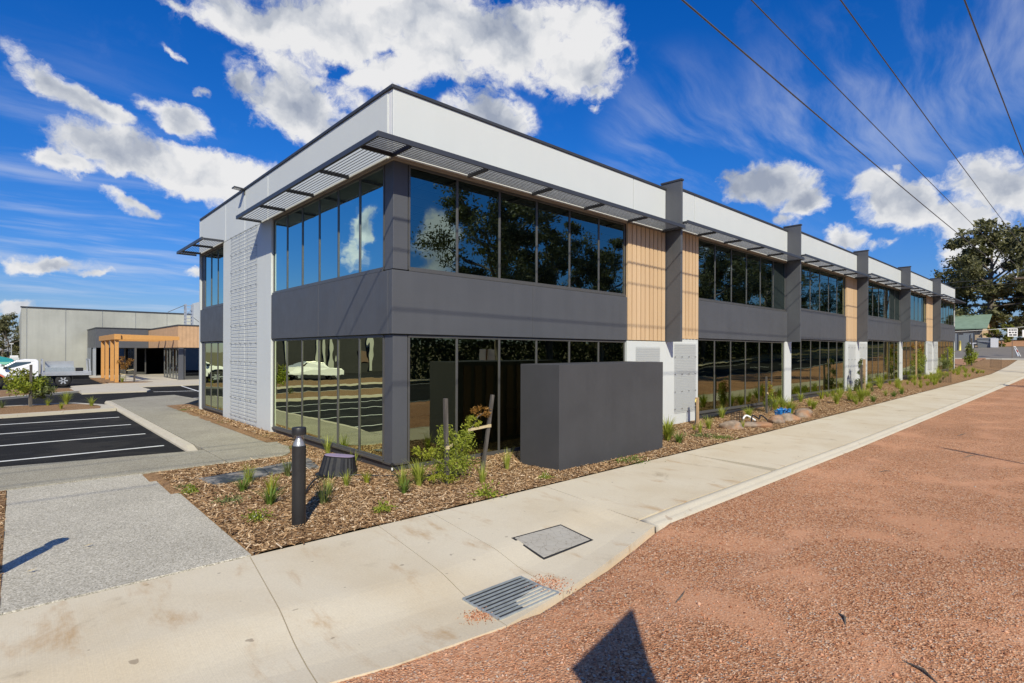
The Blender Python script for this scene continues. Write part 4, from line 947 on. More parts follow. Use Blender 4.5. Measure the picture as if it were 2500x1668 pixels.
# rocks, wire guards, blue strips
def rock(x, y, rx, ry, rz_, label, seed):
    g = random.Random(seed); import bmesh as _b
    bm = _b.new(); _b.ops.create_icosphere(bm, subdivisions=3, radius=1)
    ph = [g.uniform(0, 6) for _ in range(6)]
    for v in bm.verts:
        c = v.co; k = 1 + .10 * math.floor(2.2 * math.sin(2.7 * c.x + 1.9 * c.y + ph[5])) / 2 + .16 * math.sin(2.3 * c.x + ph[0]) * math.cos(2.1 * c.y + ph[1]) + .10 * math.sin(4.7 * c.z + ph[2] + 2 * c.x) + .05 * math.sin(9 * c.y + ph[3]) * math.sin(8 * c.x + ph[4])
        v.co = Vector((c.x * k * rx, c.y * k * ry, max(c.z, -.5) * k * rz_))
    me = bpy.data.meshes.new('rock'); bm.to_mesh(me); bm.free(); me.polygons.foreach_set('use_smooth', [True] * len(me.polygons))
    o = link('rock', me, 'rock', None, (x, y, MZ(x, y) + rz_ * .25)); o.rotation_euler = (0, 0, g.uniform(0, 3)); tag(o, label, 'rock', 'rocks along the footpath edge'); return o
rock(9.9, -1.55, .33, .2, .17, 'brown rock at the left end of the row, next to the wire guard', 1); rock(10.75, -1.9, .42, .22, .13, 'flat brown rock between the wire guard and the hose scraps', 2); rock(12.0, -1.98, .33, .2, .19, 'rusty orange rock in front of the blue strips', 3); rock(12.85, -2.0, .36, .22, .15, 'grey flat rock right of the blue strips', 4); rock(14.2, -1.95, .42, .26, .22, 'largest orange rock at the right end of the row', 5)
def guard(x, y, r, h, label):
    mb = MB(); z = MZ(x, y); n = 14
    for k in range(n):
        t = 2 * math.pi * k / n; mb.bar((x + r * math.cos(t), y + r * math.sin(t), z - .02), (x + r * math.cos(t), y + r * math.sin(t), z + h), .007, .007)
    for j in range(8):
        q = z + .02 + (h - .02) * j / 7
        for k in range(n):
            t = 2 * math.pi * k / n; u = 2 * math.pi * (k + 1) / n; mb.bar((x + r * math.cos(t), y + r * math.sin(t), q), (x + r * math.cos(u), y + r * math.sin(u), q), .007, .007)
    return tag(build('wire_guard', mb, 'black_paint', origin=(x, y, z)), label, 'wire guard', 'round wire plant guards')
guard(10.9, -1.25, .17, .34, 'round black wire guard behind the brown rocks'); guard(38.6, -1.85, .35, .55, 'round wire guard near the footpath before the fifth bay'); guard(61.9, -2.0, .4, .9, 'wire guard near the footpath past the building end')
for i, (x, y) in enumerate([(12.75, -1.72), (13.0, -1.7), (13.3, -1.6), (13.1, -1.85)]):
    mb = MB(); g = random.Random(40 + i); z = MZ(x, y) + .22
    for k in range(7):
        pts = [(x + g.uniform(-.13, .13), y + g.uniform(-.1, .1), z + g.uniform(-.08, .12)) for _ in range(4)]; mb.tube(pts, .016, 5)
    tag(build('plastic_scrap', mb, 'blue_plastic', origin=(x, y, z)), ['bundle of blue plastic strips, leftmost on the rocks', 'bundle of blue plastic strips, middle of the heap', 'bundle of blue plastic strips, rearmost and right', 'bundle of blue plastic strips hanging down to the front'][i], 'plastic scrap', 'blue plastic scraps on the rocks')
hose('pipe_scrap', [(11.1, -1.6, .15), (11.3, -1.55, .3), (11.5, -1.65, .2), (11.75, -1.6, .28), (11.9, -1.75, .12)], .022, 'black_plastic', 'curled black pipe offcut lying behind the rocks', 'pipe scrap')
hose('pipe_scrap', [(11.6, -1.5, .12), (11.45, -1.3, .26), (11.3, -1.25, .16)], .03, 'white_plastic', 'short white pipe offcut behind the black one', 'pipe scrap')
hose('drip_line', [(10.95, -.16, .12), (12.4, -.2, .16), (13.6, -.22, .22), (14.0, -.3, .2)], .035, 'black_plastic', 'black corrugated pipe lying along the sill of the second bay', 'pipe')
# loose mulch chips
cnt = 95000
px_ = []; AREAS = [(-3.3, 9, -2.49, -.02, 9.0), (9, 30, -2.49, -.05, 2.2), (-3.1, -.05, 0, 2.85, 7.0), (-.40, -.02, 2.9, 15.5, 5.0), (-5.6, -5.09, -2.48, 2.8, 5.0)]
tot = sum((b - a) * (d - c) * k for a, b, c, d, k in AREAS); VV = []; ci = 0
pts = []
for a, b, c, d, k in AREAS:
    n = int(cnt * (b - a) * (d - c) * k / tot); pts.append(np.stack([rng.uniform(a, b, n), rng.uniform(c, d, n)], 1))
pts = np.concatenate(pts)
inb = lambda x0, x1, y0, y1: (pts[:, 0] > x0) & (pts[:, 0] < x1) & (pts[:, 1] > y0) & (pts[:, 1] < y1)
bad = inb(2.25, 5.66, -2, -.98) | inb(-5.08, -3.10, -2.6, .93) | inb(-5.08, -3.22, -2.6, 2.06) | inb(-2.6, -.8, 1.2, 1.85) | ((pts[:, 1] > 2.75) & (pts[:, 0] < -.42) & (pts[:, 0] > -4))
pts = pts[~bad]; n = len(pts)
zz = np.array([(MZ(x, y) + .014 * wob(x, y)) if (x > -3.5 and y < .2) else (.005 + .012 * wob(x, y) if y < 4.7 else .045) for x, y in pts])
C = np.stack([pts[:, 0], pts[:, 1], zz + rng.uniform(.0, .022, n)], 1)
ang = rng.uniform(0, 2 * np.pi, n); tl = rng.normal(0, .28, n)
L = rng.lognormal(-3.62, .5, n)[:, None].clip(.01, .10); W = (rng.uniform(.003, .0105, n))[:, None]
u = np.stack([np.cos(ang) * np.cos(tl), np.sin(ang) * np.cos(tl), np.sin(tl)], 1); v = np.stack([-np.sin(ang), np.cos(ang), rng.normal(0, .35, n)], 1)
hgt = np.array([[0, 0, 1.0]]) * rng.uniform(.002, .007, n)[:, None]
V = np.stack([C - u * L - v * W, C + u * L - v * W * .6, C + u * L * .9 + hgt, C - u * L * .95 + hgt, C + u * L + v * W * .8, C - u * L + v * W], 1).reshape(-1, 3)
i0 = np.arange(n)[:, None] * 6
F = np.concatenate([i0 + np.array([[0, 1, 2, 3]]), i0 + np.array([[3, 2, 4, 5]])], 0)
tag(link('mulch_chips', npmesh('mulch_chips', V, F), 'mulch_chip'), 'loose brown bark chips scattered over the planting beds', 'mulch', kind='stuff')
# loose gravel stones on the verge
n = 60000
d = 1.2 + 13 * rng.uniform(0, 1, n) ** 1.7; th = rng.uniform(R(-8), R(84), n)
X = CAM.x + d * np.cos(th); Y = CAM.y + d * np.sin(th)
ye = np.interp(X, *YO); ok = (Y < ye - np.where(X > 1.352, .28, .02)) & (Y > -12)
edge = np.interp(X, *YO) - np.abs(rng.normal(0, .04, n)); sel = rng.uniform(0, 1, n) < .0
X, Y, d = X[ok], Y[ok], d[ok]; n = len(X)
zz = np.array([gvz(x, y) for x, y in zip(X, Y)])
r = rng.lognormal(-5.1, .36, n).clip(.003, .02); C = np.stack([X, Y, zz + r * .3], 1)
D8 = np.array([[1, 0, 0], [0, 1, 0], [-1, 0, 0], [0, -1, 0], [0, 0, 1], [0, 0, -1]], float)
a = rng.uniform(0, 6.28, n); ca, sa = np.cos(a), np.sin(a)
sc3 = r[:, None] * rng.uniform(.6, 1.4, (n, 3)) * np.array([1, 1, .75])
P = D8[None] * sc3[:, None, :]
V = np.stack([P[..., 0] * ca[:, None] - P[..., 1] * sa[:, None], P[..., 0] * sa[:, None] + P[..., 1] * ca[:, None], P[..., 2] + .25 * P[..., 0]], 2) + C[:, None, :]
T8 = np.array([[0, 1, 4], [1, 2, 4], [2, 3, 4], [3, 0, 4], [1, 0, 5], [2, 1, 5], [3, 2, 5], [0, 3, 5]])
F = (np.arange(n)[:, None, None] * 6 + T8[None]).reshape(-1, 3)
tag(link('gravel_stones', npmesh('gravel_stones', V.reshape(-1, 3), F), 'gravel_stone'), 'loose red gravel stones lying on the verge', 'gravel', kind='stuff')
def spill(x, y, rx, ry, n, seed, label):
    g = np.random.default_rng(seed); q = g.normal(size=(n, 2)) * np.array([rx, ry]) * .5; r = g.lognormal(-5.2, .3, n); X = x + q[:, 0]; Y = y + q[:, 1]
    C = np.stack([X, Y, np.array([pathz(a, b) for a, b in zip(X, Y)]) + r * .5], 1); V = (D8[None] * (r[:, None] * g.uniform(.6, 1.3, (n, 3)))[:, None, :] + C[:, None, :]).reshape(-1, 3)
    F = (np.arange(n)[:, None, None] * 6 + T8[None]).reshape(-1, 3); tag(link('gravel_spill', npmesh('gravel_spill', V, F), 'gravel_stone'), label, 'gravel', kind='stuff')
spill(-1.13, -4.98, .17, .2, 900, 3, 'little heap of red gravel washed against the right side of the grate'); spill(-2.05, -5.0, .12, .12, 420, 4, 'thin patch of red gravel at the left side of the grate')
# sticks and dry leaves
def stick(p, q, wd, label, mt_='bark_trunk'):
    z = lambda a: PZ(a[0]) - .10 if a[1] < yo(a[0]) else (pathz(*a) + .006 if a[1] < -2.5 else .03)
    a = Vector((*p, z(p) + .004)); b = Vector((*q, z(q) + .010)); mdl = a.lerp(b, .5) + Vector((.02, -.015, .02))
    return tag(build('stick', MB().tube([a, mdl, b], [wd, wd * 1.25, wd * .5], 6), mt_, origin=tuple(a)), label, 'stick', 'sticks and bark on the gravel verge')
stick((-.62, -6.01), (-.28, -5.93), 0.0063, 'curled brown strip of bark on the gravel right of the shadow'); stick((.31, -7.06), (.12, -7.17), 0.0099, 'short dark olive chunk of bark on the gravel'); stick((-.15, -7.62), (-.32, -7.86), 0.0081, 'dark forked twig at the bottom edge of the gravel'); stick((7.0, -5.75), (7.35, -5.9), 0.0045, 'thin dark twig far out on the gravel'); stick((-.95, -5.35), (-.88, -5.45), 0.0027, 'tiny hooked twig at the gutter edge')
stick((10.0, -6.6), (10.6, -6.75), 0.0072, 'straight grey twig on the gravel at the right'); stick((13.5, -6.0), (14.2, -6.1), 0.0090, 'brown twig on the gravel farther up the verge')
for x, y, l in ((-4.86, -1.55, 'curled tan dry leaf on the pale driveway slab, nearer the frame edge'), (-4.38, -1.05, 'flat brown dry leaf on the middle of the driveway slab')):
    mb = MB().add([(x - .04, y, .03), (x, y + .016, .036), (x + .045, y + .004, .045), (x, y - .016, .034)], [(0, 1, 2), (0, 2, 3)]); tag(build('dry_leaf', mb, 'hessian', origin=(x, y, .03)), l, 'leaf', 'dry leaves on the driveway slab')

# ------------------------------------------------------------------ power lines
WIRES = [(-3.78, 8.10, .017, 'lowest thick power line, nearest the building'), (-4.50, 8.22, .012, 'second power line from the building'), (-5.60, 8.12, .012, 'third power line from the building'), (-7.02, 8.15, .013, 'outermost power line over the gravel, at the right edge of the sky')]
for y, z0, r, l in WIRES:
    P = []
    for k in range(61):
        x = -14 + 70.7 * k / 60; P.append((x, y, z0 + .42 * ((x - 21) / 35) ** 2 * (1.0 if x > 21 else .6)))
    tag(build('power_line', MB().tube(P, r, 6), 'wire_black', smooth=True, origin=P[0]), l, 'power line', 'power lines along the street')
def pole(x, y, h, label, zb):
    p = empty('power_pole', (x, y, zb), label, 'power pole', 'timber power poles')
    build('post', MB().tube([(x, y, zb - .3), (x, y, zb + h)], [.17, .12], 14), 'pole_timber', p, True)
    build('crossarm', MB().box(x - .06, x + .06, y - 1.75, y + 1.75, zb + h - .75, zb + h - .62), 'pole_timber', p)
    for yy in (-3.78, -4.5, -5.6, -7.02): build('insulator', MB().lathe([(.03, 0), (.05, .03), (.03, .06), (.05, .09), (.02, .13)], (x, yy, zb + h - .62), 10), 'white_plastic', p)
    return p
pole(56.75, -5.4, 8.65, 'timber power pole on the gravel at the far end of the building, outside the frame', .5); pole(-14.2, -5.4, 8.9, 'timber power pole on the gravel behind the camera', -.1)
for a, b, r, l in (((56.7, -5.3, 8.6), (60, 40, 9.2), .012, 'thin upper service wire crossing the sky behind the building'), ((56.7, -5.3, 8.1), (58, 42, 8.5), .012, 'thin lower service wire crossing the sky behind the building'), ((93, -4, 6.0), (84, 9, 5.0), .022, 'pale service wire crossing in front of the far trees')):
    A = Vector(a); B = Vector(b); tag(build('service_wire', MB().tube([A.lerp(B, k / 12) - Vector((0, 0, 1.2 * (k / 12) * (1 - k / 12))) for k in range(13)], r, 6), 'wire_black' if r < .02 else 'white_plastic', origin=a), l, 'service wire')
# things outside the frame whose shadows reach into it
pn = empty('shadow_caster', (-3.35, -9.55, -.12), 'invented dark pointed flag on a pole behind the camera, added to throw the pointed shadow', 'flag')  # invented unseen flag, added and shaped only to cast the pointed foreground shadow
s0 = 2.25; A = Vector((-.94, -5.79, -.1)) - Vector((1, 1.5, -1.42)) * s0
tt = Vector((1.5, -1, 0)) / 1.803
V = [A, A + tt * -.78 + Vector((0, 0, -.64)), A + tt * -.62 + Vector((0, 0, -1.5)), A + tt * -.36 + Vector((0, 0, -1.5)), A + tt * -.20 + Vector((0, 0, -.66))]
nn = Vector((1, 1.5, 0)).normalized() * .012
build('cloth', MB().add([tuple(v - nn) for v in V] + [tuple(v + nn) for v in V], [(0, 1, 2, 3, 4), (9, 8, 7, 6, 5)] + [(i, (i + 1) % 5, 5 + (i + 1) % 5, 5 + i) for i in range(5)]), 'charcoal_dark', pn)
p0 = A + tt * -.5; build('pole', MB().tube([(p0.x, p0.y, -.2), (p0.x, p0.y, A.z - .5)], .02, 8), 'black_paint', pn)
def sign(x, y, h, w_, hh, label, rows, rz=0, face='sign_white', zb=None, pr=.03):
    zb = PZ(x) - .08 if zb is None else zb
    s = empty('street_sign', (x, y, zb), label, 'street sign', 'street signs on poles'); s.rotation_euler = (0, 0, rz)
    local('post', MB().tube([(0, 0, -.3), (0, 0, h)], pr, 10), 'pole_timber', s, True)
    pl = local('plate', MB().box(-w_ / 2, w_ / 2, -pr - .022, -pr - .002, h - hh, h), face, s)
    mb = MB()
    for i, row in enumerate(rows):
        zc = h - hh * (i + .65) / (len(rows) + .3); ch = hh / (len(rows) + .3) * .6
        for a, b in row: mb.box(-w_ / 2 + a * w_, -w_ / 2 + b * w_, -pr - .026, -pr - .0225, zc - ch / 2, zc + ch / 2)
    if rows: local('lettering', mb, 'sign_ink', pl)
    return s
sign(9.45, -8.55, 2.3, .62, .6, 'street sign on the gravel right of the frame, edge on to the building', [], R(60))
sign(78.0, -1.8, 3.35, 1.0, .92, 'white street sign with three rows of dark lettering on a tall pole', [[(.12, .26), (.3, .38), (.42, .56), (.6, .72), (.76, .9)], [(.12, .34), (.42, .52), (.56, .64), (.72, .9)], [(.16, .46), (.54, .9)]], R(-52), zb=1.66)
sign(80.6, -2.75, 3.1, .8, .85, 'white street sign cut by the right edge of the photo', [[(.3, .6)]], R(-52), zb=1.8)
pm = empty('marker_post', (80.25, -2.35, 1.8), 'leaning white and red marker post between the two street signs', 'marker post')
build('post', MB().bar((80.25, -2.35, 1.75), (79.9, -1.9, 2.9), .13, .05), 'sign_white', pm); build('stripe', MB().bar((80.05, -2.10, 2.35), (79.98, -2.01, 2.6), .135, .056), 'red_paint', pm)

# ------------------------------------------------------------------ rear left: annex, pergola, warehouse
an = empty('entry_annex', (4.15, 38.5, -.05), 'low dark entry building with a timber clad corner box behind the car park', 'annex building')
mb = MB(); n = 118
for k in range(46): mb.box(4.12, 4.16, 38.55 + k * .262, 38.55 + (k + 1) * .262 - .012, 2.42, 4.06)
for k in range(40): mb.box(4.13 + k * .262, 4.13 + (k + 1) * .262 - .012, 38.46, 38.50, 2.42, 4.06)
build('timber_cladding', mb, 'annex_timber', an)
build('roof_edge', MB().prism([(4.08, 38.42), (14.7, 38.42), (14.7, 50.5), (4.08, 50.5)], 4.062, 4.15), 'charcoal_dark', an)
build('roof_edge', MB().prism([(.25, 50.55), (14.7, 50.55), (14.7, 58.3), (.25, 58.3)], 4.12, 4.20), 'charcoal_dark', an)
build('fascia', MB().box(.3, 4.11, 50.6, 50.75, 2.42, 4.115).box(.3, .45, 50.76, 58.3, 2.42, 4.115), 'charcoal', an)
build('inner_wall', MB().box(4.3, 14, 44.5, 44.7, -.1, 4.0).box(.5, 14, 57.9, 58.1, -.1, 4.1).box(4.2, 14.6, 38.55, 50.4, 2.45, 2.5).box(.46, 4.1, 50.8, 58, 2.45, 2.5).box(14.4, 14.6, 38.5, 58, -.1, 4.05), 'dark_void', an)
for a, b in ((.3, .9),): build('grey_cladding', MB().box(.28, .30, 50.76, 53.2, -.1, 2.42).box(.28, .30, 54.6, 58.2, -.1, 2.42), 'grey_fence', an)
mb = MB()
for y in (50.9, 51.6, 52.4): mb.box(.22, .28, y, y + .3, -.1, 2.3)
build('slat', mb, 'aluminium', an)
def simple_window(parent, a, b, n, z0, z1, ax):
    tf = (lambda p, d, z: (p, ax[1] + d, z)) if ax[0] == 'y' else (lambda p, d, z: (ax[1] + d, p, z))
    mb = MB(tf).box(a, b, 0, .08, z0, z0 + .08).box(a, b, 0, .08, z1 - .05, z1)
    for k in range(n + 1): q = a + (b - a) * k / n; mb.box(q - .05, q + .05, .005, .075, z0 + .08, z1 - .05)
    f = build('window', mb, 'frame_metal', parent); build('pane', MB(tf).add([(a, .04, z0 + .05), (b, .04, z0 + .05), (b, .04, z1), (a, .04, z1)], [(0, 1, 2, 3)]), 'glass_car', f)
simple_window(an, 4.6, 14.2, 5, -.02, 2.4, ('y', 38.6)); simple_window(an, 38.8, 44.4, 5, -.05, 2.4, ('x', 4.25)); simple_window(an, .9, 4.1, 2, -.05, 2.4, ('y', 52.0))
build('corner_post', MB().box(4.18, 4.5, 38.5, 38.75, -.1, 2.41), 'charcoal', an); build('column', MB().box(2.9, 3.05, 49.4, 49.55, -.1, 2.41), 'frame_metal', an)
pg = empty('pergola', (.25, 37.5, -.05), 'orange timber pergola with four posts in front of the dark entry', 'pergola')
ys = [37.46, 39.8, 42.7, 45.4]
for y in ys: build('post', MB().box(.14, .36, y - .07, y + .07, -.1, 2.93), 'orange_timber', pg, bevel=.01)
build('edge_beam', MB().box(.08, .46, 37.2, 46.3, 2.932, 3.31), 'orange_timber', pg, bevel=.01)
for y in ys: build('rafter', MB().add([(.462, y - .09, 2.94), (4.0, y - .09, 2.94), (4.0, y + .09, 2.94), (.462, y + .09, 2.94), (.462, y - .09, 3.30), (4.0, y - .09, 3.22), (4.0, y + .09, 3.22), (.462, y + .09, 3.30)], [(0, 3, 2, 1), (4, 5, 6, 7), (0, 1, 5, 4), (1, 2, 6, 5), (2, 3, 7, 6), (3, 0, 4, 7)]), 'orange_timber', pg, bevel=.01)
wh = empty('warehouse', (-4.5, 58.5, -.1), 'pale grey precast concrete warehouse behind the car park', 'warehouse')
jx = [-4.5, -4.1, -1.32, 1.48, 4.22, 6.98, 9.2, 12]
for a, b in zip(jx[:-1], jx[1:]): build('concrete_panel', MB().box(a + .02, b - .02, 58.5, 58.7, -.2, 6.1), 'concrete_wall', wh)
build('concrete_panel', MB().box(-4.48, -4.3, 58.72, 90, -.2, 6.1), 'concrete_wall', wh); build('joint_backing', MB().box(-4.4, 11.9, 58.56, 58.66, -.2, 6.05), 'white_trim', wh)
build('roof_edge', MB().box(-4.55, 12, 58.44, 58.75, 6.102, 6.22), 'charcoal_dark', wh); build('roof', MB().box(-4.3, 12, 58.76, 90, 5.9, 6.0), 'grey_fence', wh)
wb = empty('white_building', (9.3, 53.5, 0), 'tall plain white walled building between the warehouse and the office', 'building')
for a, b in ((50, 54.4), (54.4, 58.4)): build('wall', MB().box(9.3, 24, a + .01, b - .01, -.2, 7.3), 'white_panel', wb)
rl = empty('roof_ladder', (5.6, 42.2, 4.15), 'silver aluminium access ladder cage standing on the annex roof', 'roof ladder')
mb = MB()
for dx in (-.25, .25):
    for dy in (-.25, .25): mb.bar((5.6 + dx, 42.2 + dy, 4.16), (5.6 + dx, 42.2 + dy, 6.0), .08, .08)
build('frame', mb, 'aluminium', rl); mb = MB()
for k in range(7): q = 4.3 + k * .26; mb.bar((5.35, 41.95, q), (5.85, 41.95, q), .05, .05).bar((5.35, 41.95, q), (5.35, 42.45, q), .05, .05)
mb.bar((5.35, 41.95, 5.0), (5.85, 42.45, 5.6), .03, .03); build('rung', mb, 'aluminium', rl)
build('rail', MB().bar((5.3, 42.2, 5.9), (4.2, 42.6, 5.3), .04, .04).bar((5.85, 42.2, 5.0), (6.6, 42.0, 4.3), .04, .04), 'frame_metal', rl)
# utility truck
def wheel(parent, x, y, z, r, wd):
    t = local('wheel', MB().lathe([(r * .62, -wd / 2), (r * .92, -wd / 2), (r, -wd * .36), (r, wd * .36), (r * .92, wd / 2), (r * .62, wd / 2)], (0, 0, 0), 28), 'rubber', parent, True)
    t.location = (x, y, z); t.rotation_euler = (R(90), 0, 0)
    rim = local('rim', MB().lathe([(.05, wd * .30), (r * .62, wd * .46), (r * .60, wd * .2)], (0, 0, 0), 24), 'charcoal_dark', t)
    mb = MB()
    for k in range(6): a = k * math.pi / 3; mb.bar((r * .12 * math.cos(a), r * .12 * math.sin(a), wd * .45), (r * .56 * math.cos(a), r * .56 * math.sin(a), wd * .47), .075, .03)
    local('spoke', mb, 'aluminium', rim)
def extrude_profile(prof, y0, y1, inset=.0):
    n = len(prof); vs = [(x, y0 + (inset if z > 1.0 else 0), z) for x, z in prof] + [(x, y1 - (inset if z > 1.0 else 0), z) for x, z in prof]
    return MB().add(vs, [tuple(range(n)), tuple(range(n, 2 * n))[::-1]] + [(i, n + i, n + (i + 1) % n, (i + 1) % n) for i in range(n)])
ut = empty('utility_truck', (-2.72, 35.9, -.10), 'white utility truck with an aluminium tray and tool box, parked side on', 'utility truck')
W2 = .9
cab = [(-1.15, .38), (-1.15, 1.62), (-1.25, 1.72), (-1.75, 1.74), (-2.15, 1.66), (-2.95, 1.17), (-4.0, 1.03), (-4.15, .95), (-4.2, .5), (-3.62, .45), (-3.55, .72), (-3.35, .86), (-3.1, .9), (-2.85, .86), (-2.65, .72), (-2.58, .42)]
local('body', extrude_profile(cab, -W2, W2, .12), 'car_white', ut, bevel=.04)
local('side_window', MB().add([(-1.5, -W2 + .098, 1.16), (-2.75, -W2 + .098, 1.16), (-2.2, -W2 + .112, 1.56), (-1.5, -W2 + .112, 1.58)], [(0, 1, 2, 3)]), 'glass_car', ut)
local('windscreen', MB().add([(-2.18, -.7, 1.67), (-2.98, -.72, 1.18), (-2.98, .72, 1.18), (-2.18, .7, 1.67)], [(0, 1, 2, 3)]), 'glass_car', ut)
local('mirror', MB().box(-2.72, -2.56, -W2 - .16, -W2 - .0, 1.15, 1.33), 'black_plastic', ut, bevel=.03)
tr = local('tray', MB().box(-1.02, 1.38, -.95, .95, .78, .84), 'aluminium', ut)
mb = MB()
for k in range(3): mb.box(-1.02, 1.38, -.99, -.951, .72 + k * .085, .72 + k * .085 + .075).box(-1.02, 1.38, .951, .99, .72 + k * .085, .72 + k * .085 + .075)
local('side_board', mb, 'aluminium', tr)
mb = MB()
for yy in (-.9, .9): mb.bar((-.98, yy, .8), (-.98, yy, 1.72), .06, .06).bar((1.32, yy, .8), (1.28, yy, 1.72), .06, .06)
mb.bar((-.98, -.9, 1.7), (-.98, .9, 1.7), .06, .06).bar((1.28, -.9, 1.7), (1.28, .9, 1.7), .06, .06); local('rack', mb, 'aluminium', ut)
tb = local('tool_box', MB().box(-.85, .55, -.85, -.2, .85, 1.22), 'galvanised', ut, bevel=.01); local('tool_box_lid', MB().add([(-.85, -.2, 1.23), (.55, -.2, 1.23), (.55, -.26, 1.6), (-.85, -.26, 1.6), (-.85, -.17, 1.23), (.55, -.17, 1.23), (.55, -.23, 1.6), (-.85, -.23, 1.6)], [(0, 1, 2, 3), (7, 6, 5, 4), (0, 4, 5, 1), (1, 5, 6, 2), (2, 6, 7, 3), (3, 7, 4, 0)]), 'aluminium', ut)
local('crate', MB().box(.62, .98, -.85, -.35, .85, 1.18), 'black_plastic', ut, bevel=.01)
local('chassis', MB().box(-1.1, 1.3, -.45, .45, .45, .7).bar((-1.0, -.8, .52), (-.5, -.8, .52), .05, .05), 'black_plastic', ut); local('mudguard', MB().box(.42, .46, -.9, -.55, .3, .78), 'black_plastic', ut)
for x in (0, -3.08):
    for s_ in (-1, 1): wheel(ut, x, s_ * .76, .39, .39, .26)
local('headlight', MB().box(-4.19, -4.0, -.88, -.6, .78, .93), 'sign_white', ut, bevel=.02); local('headlight', MB().box(-4.19, -4.0, .6, .88, .78, .93), 'sign_white', ut, bevel=.02)
# white hatchback seen only as a reflection
cr = empty('white_car', (-12.7, 34.5, -.1), 'white sedan parked left of the frame, mirrored in the ground floor glass', 'car'); 
sd = [(-2.2, .35), (-2.25, .7), (-1.9, .88), (-1.0, .98), (-.3, 1.40), (.7, 1.44), (1.5, 1.05), (2.15, .98), (2.25, .4)]
local('body', extrude_profile(sd, -.88, .88, .12), 'car_white', cr, bevel=.04)
for s_ in (-1, 1): local('side_window', MB().add([(-.85, s_ * .77, 1.02), (1.3, s_ * .77, 1.06), (.65, s_ * .775, 1.38), (-.25, s_ * .775, 1.36)], [(0, 1, 2, 3)]), 'glass_car', cr)
for x in (-1.4, 1.35):
    for s_ in (-1, 1): wheel(cr, x, s_ * .76, .32, .32, .2)
# things by the left frame edge
tcy = empty('canopy', (-5.3, 50, -.1), 'teal and mint cloth canopy left of the warehouse', 'canopy')
build('cloth', MB().add([(-6.6, 49.6, 1.25), (-4.9, 49.6, 1.25), (-4.9, 50.8, 1.3), (-6.6, 50.8, 1.5), (-6.0, 50.2, 1.75), (-5.1, 50.2, 1.5)], [(0, 1, 5, 4), (1, 2, 5), (2, 3, 4, 5), (3, 0, 4)]).add([(-4.9, 49.6, 1.25), (-4.88, 50.6, 1.35), (-5.05, 50.4, .3), (-5.1, 49.7, .35)], [(0, 1, 2, 3)]), 'teal_cloth', tcy); build('valance', MB().box(-6.6, -5.05, 49.55, 49.59, 1.05, 1.24), 'mint_cloth', tcy); build('pole', MB().box(-6.6, -6.55, 49.6, 49.65, -.1, 1.24).box(-5.02, -4.97, 49.62, 49.67, -.1, 1.2), 'aluminium', tcy)
bx = empty('storage_container', (-4.95, 56, -.1), 'small white storage container against the warehouse side', 'container'); build('body', MB().box(-5.3, -4.62, 56, 57.5, -.1, 1.5), 'white_panel', bx, bevel=.02); build('lid', MB().box(-5.24, -4.68, 56.05, 57.4, 1.51, 1.7), 'white_trim', bx, bevel=.02)
ox = empty('orange_machine', (-6, 44, -.1), 'low orange and white machine behind the truck bonnet', 'machine'); build('body', MB().add([(-7.2, 43.5, .2), (-5.15, 43.5, .2), (-5.15, 44.6, .2), (-7.2, 44.6, .2), (-7.0, 43.6, .85), (-5.35, 43.6, .75), (-5.35, 44.5, .75), (-7.0, 44.5, .85)], [(0, 3, 2, 1), (4, 5, 6, 7), (0, 1, 5, 4), (1, 2, 6, 5), (2, 3, 7, 6), (3, 0, 4, 7)]), 'orange_paint', ox, bevel=.08); build('cabin', MB().box(-6.9, -5.6, 43.7, 44.4, .86, 1.2), 'car_white', ox, bevel=.06); build('track', MB().box(-7.1, -5.3, 43.6, 44.5, -.1, .19), 'rubber', ox, bevel=.05)
lpst = empty('lamp_post', (-5.15, 62, -.1), 'thin lamp post in front of the left trees', 'lamp post'); build('post', MB().tube([(-5.15, 62, -.1), (-5.15, 62, 2.75)], .04, 8), 'aluminium', lpst); build('lamp_head', MB().box(-5.3, -5.0, 61.95, 62.05, 2.75, 2.82), 'sign_white', lpst)

# ------------------------------------------------------------------ far right: house, fences, bins
hs_ = empty('house', (104, 4, 3.1), 'cream brick house with a green gabled roof beyond the driveway', 'house')
zb = 3.0
build('wall', MB().box(102.5, 112, 3.6, 20, zb - .5, 6.2), 'cream_brick', hs_)
build('gable', MB().add([(102.5, 3.58, 6.2), (112, 3.58, 6.2), (107.2, 3.58, 8.2), (102.5, 3.4, 6.2), (112, 3.4, 6.2), (107.2, 3.4, 8.2)], [(0, 1, 2), (5, 4, 3), (0, 3, 4, 1), (1, 4, 5, 2), (2, 5, 3, 0)]), 'cream_brick', hs_)
build('roof', MB().add([(101.9, 2.9, 6.0), (101.9, 20.5, 6.0), (107.2, 20.5, 8.3), (107.2, 2.9, 8.3), (112.5, 2.9, 6.0), (112.5, 20.5, 6.0), (101.9, 2.9, 5.85), (101.9, 20.5, 5.85)], [(0, 3, 2, 1), (3, 4, 5, 2), (0, 1, 7, 6)]), 'green_roof', hs_)
build('verandah_roof', MB().add([(98.8, 8.2, 5.2), (102.4, 8.2, 5.75), (102.4, 20, 5.75), (98.8, 20, 5.2), (98.8, 8.2, 5.1), (98.8, 20, 5.1)], [(0, 1, 2, 3), (0, 3, 5, 4)]), 'green_roof', hs_)
build('eave', MB().box(102.3, 102.5, 3.5, 20, 5.72, 6.0), 'charcoal_dark', hs_)
f = build('window', MB().box(102.42, 102.5, 9.2, 10.2, 4.0, 5.5), 'white_trim', hs_); build('pane', MB().box(102.40, 102.419, 9.3, 10.1, 4.1, 5.4), 'glass_car', f)
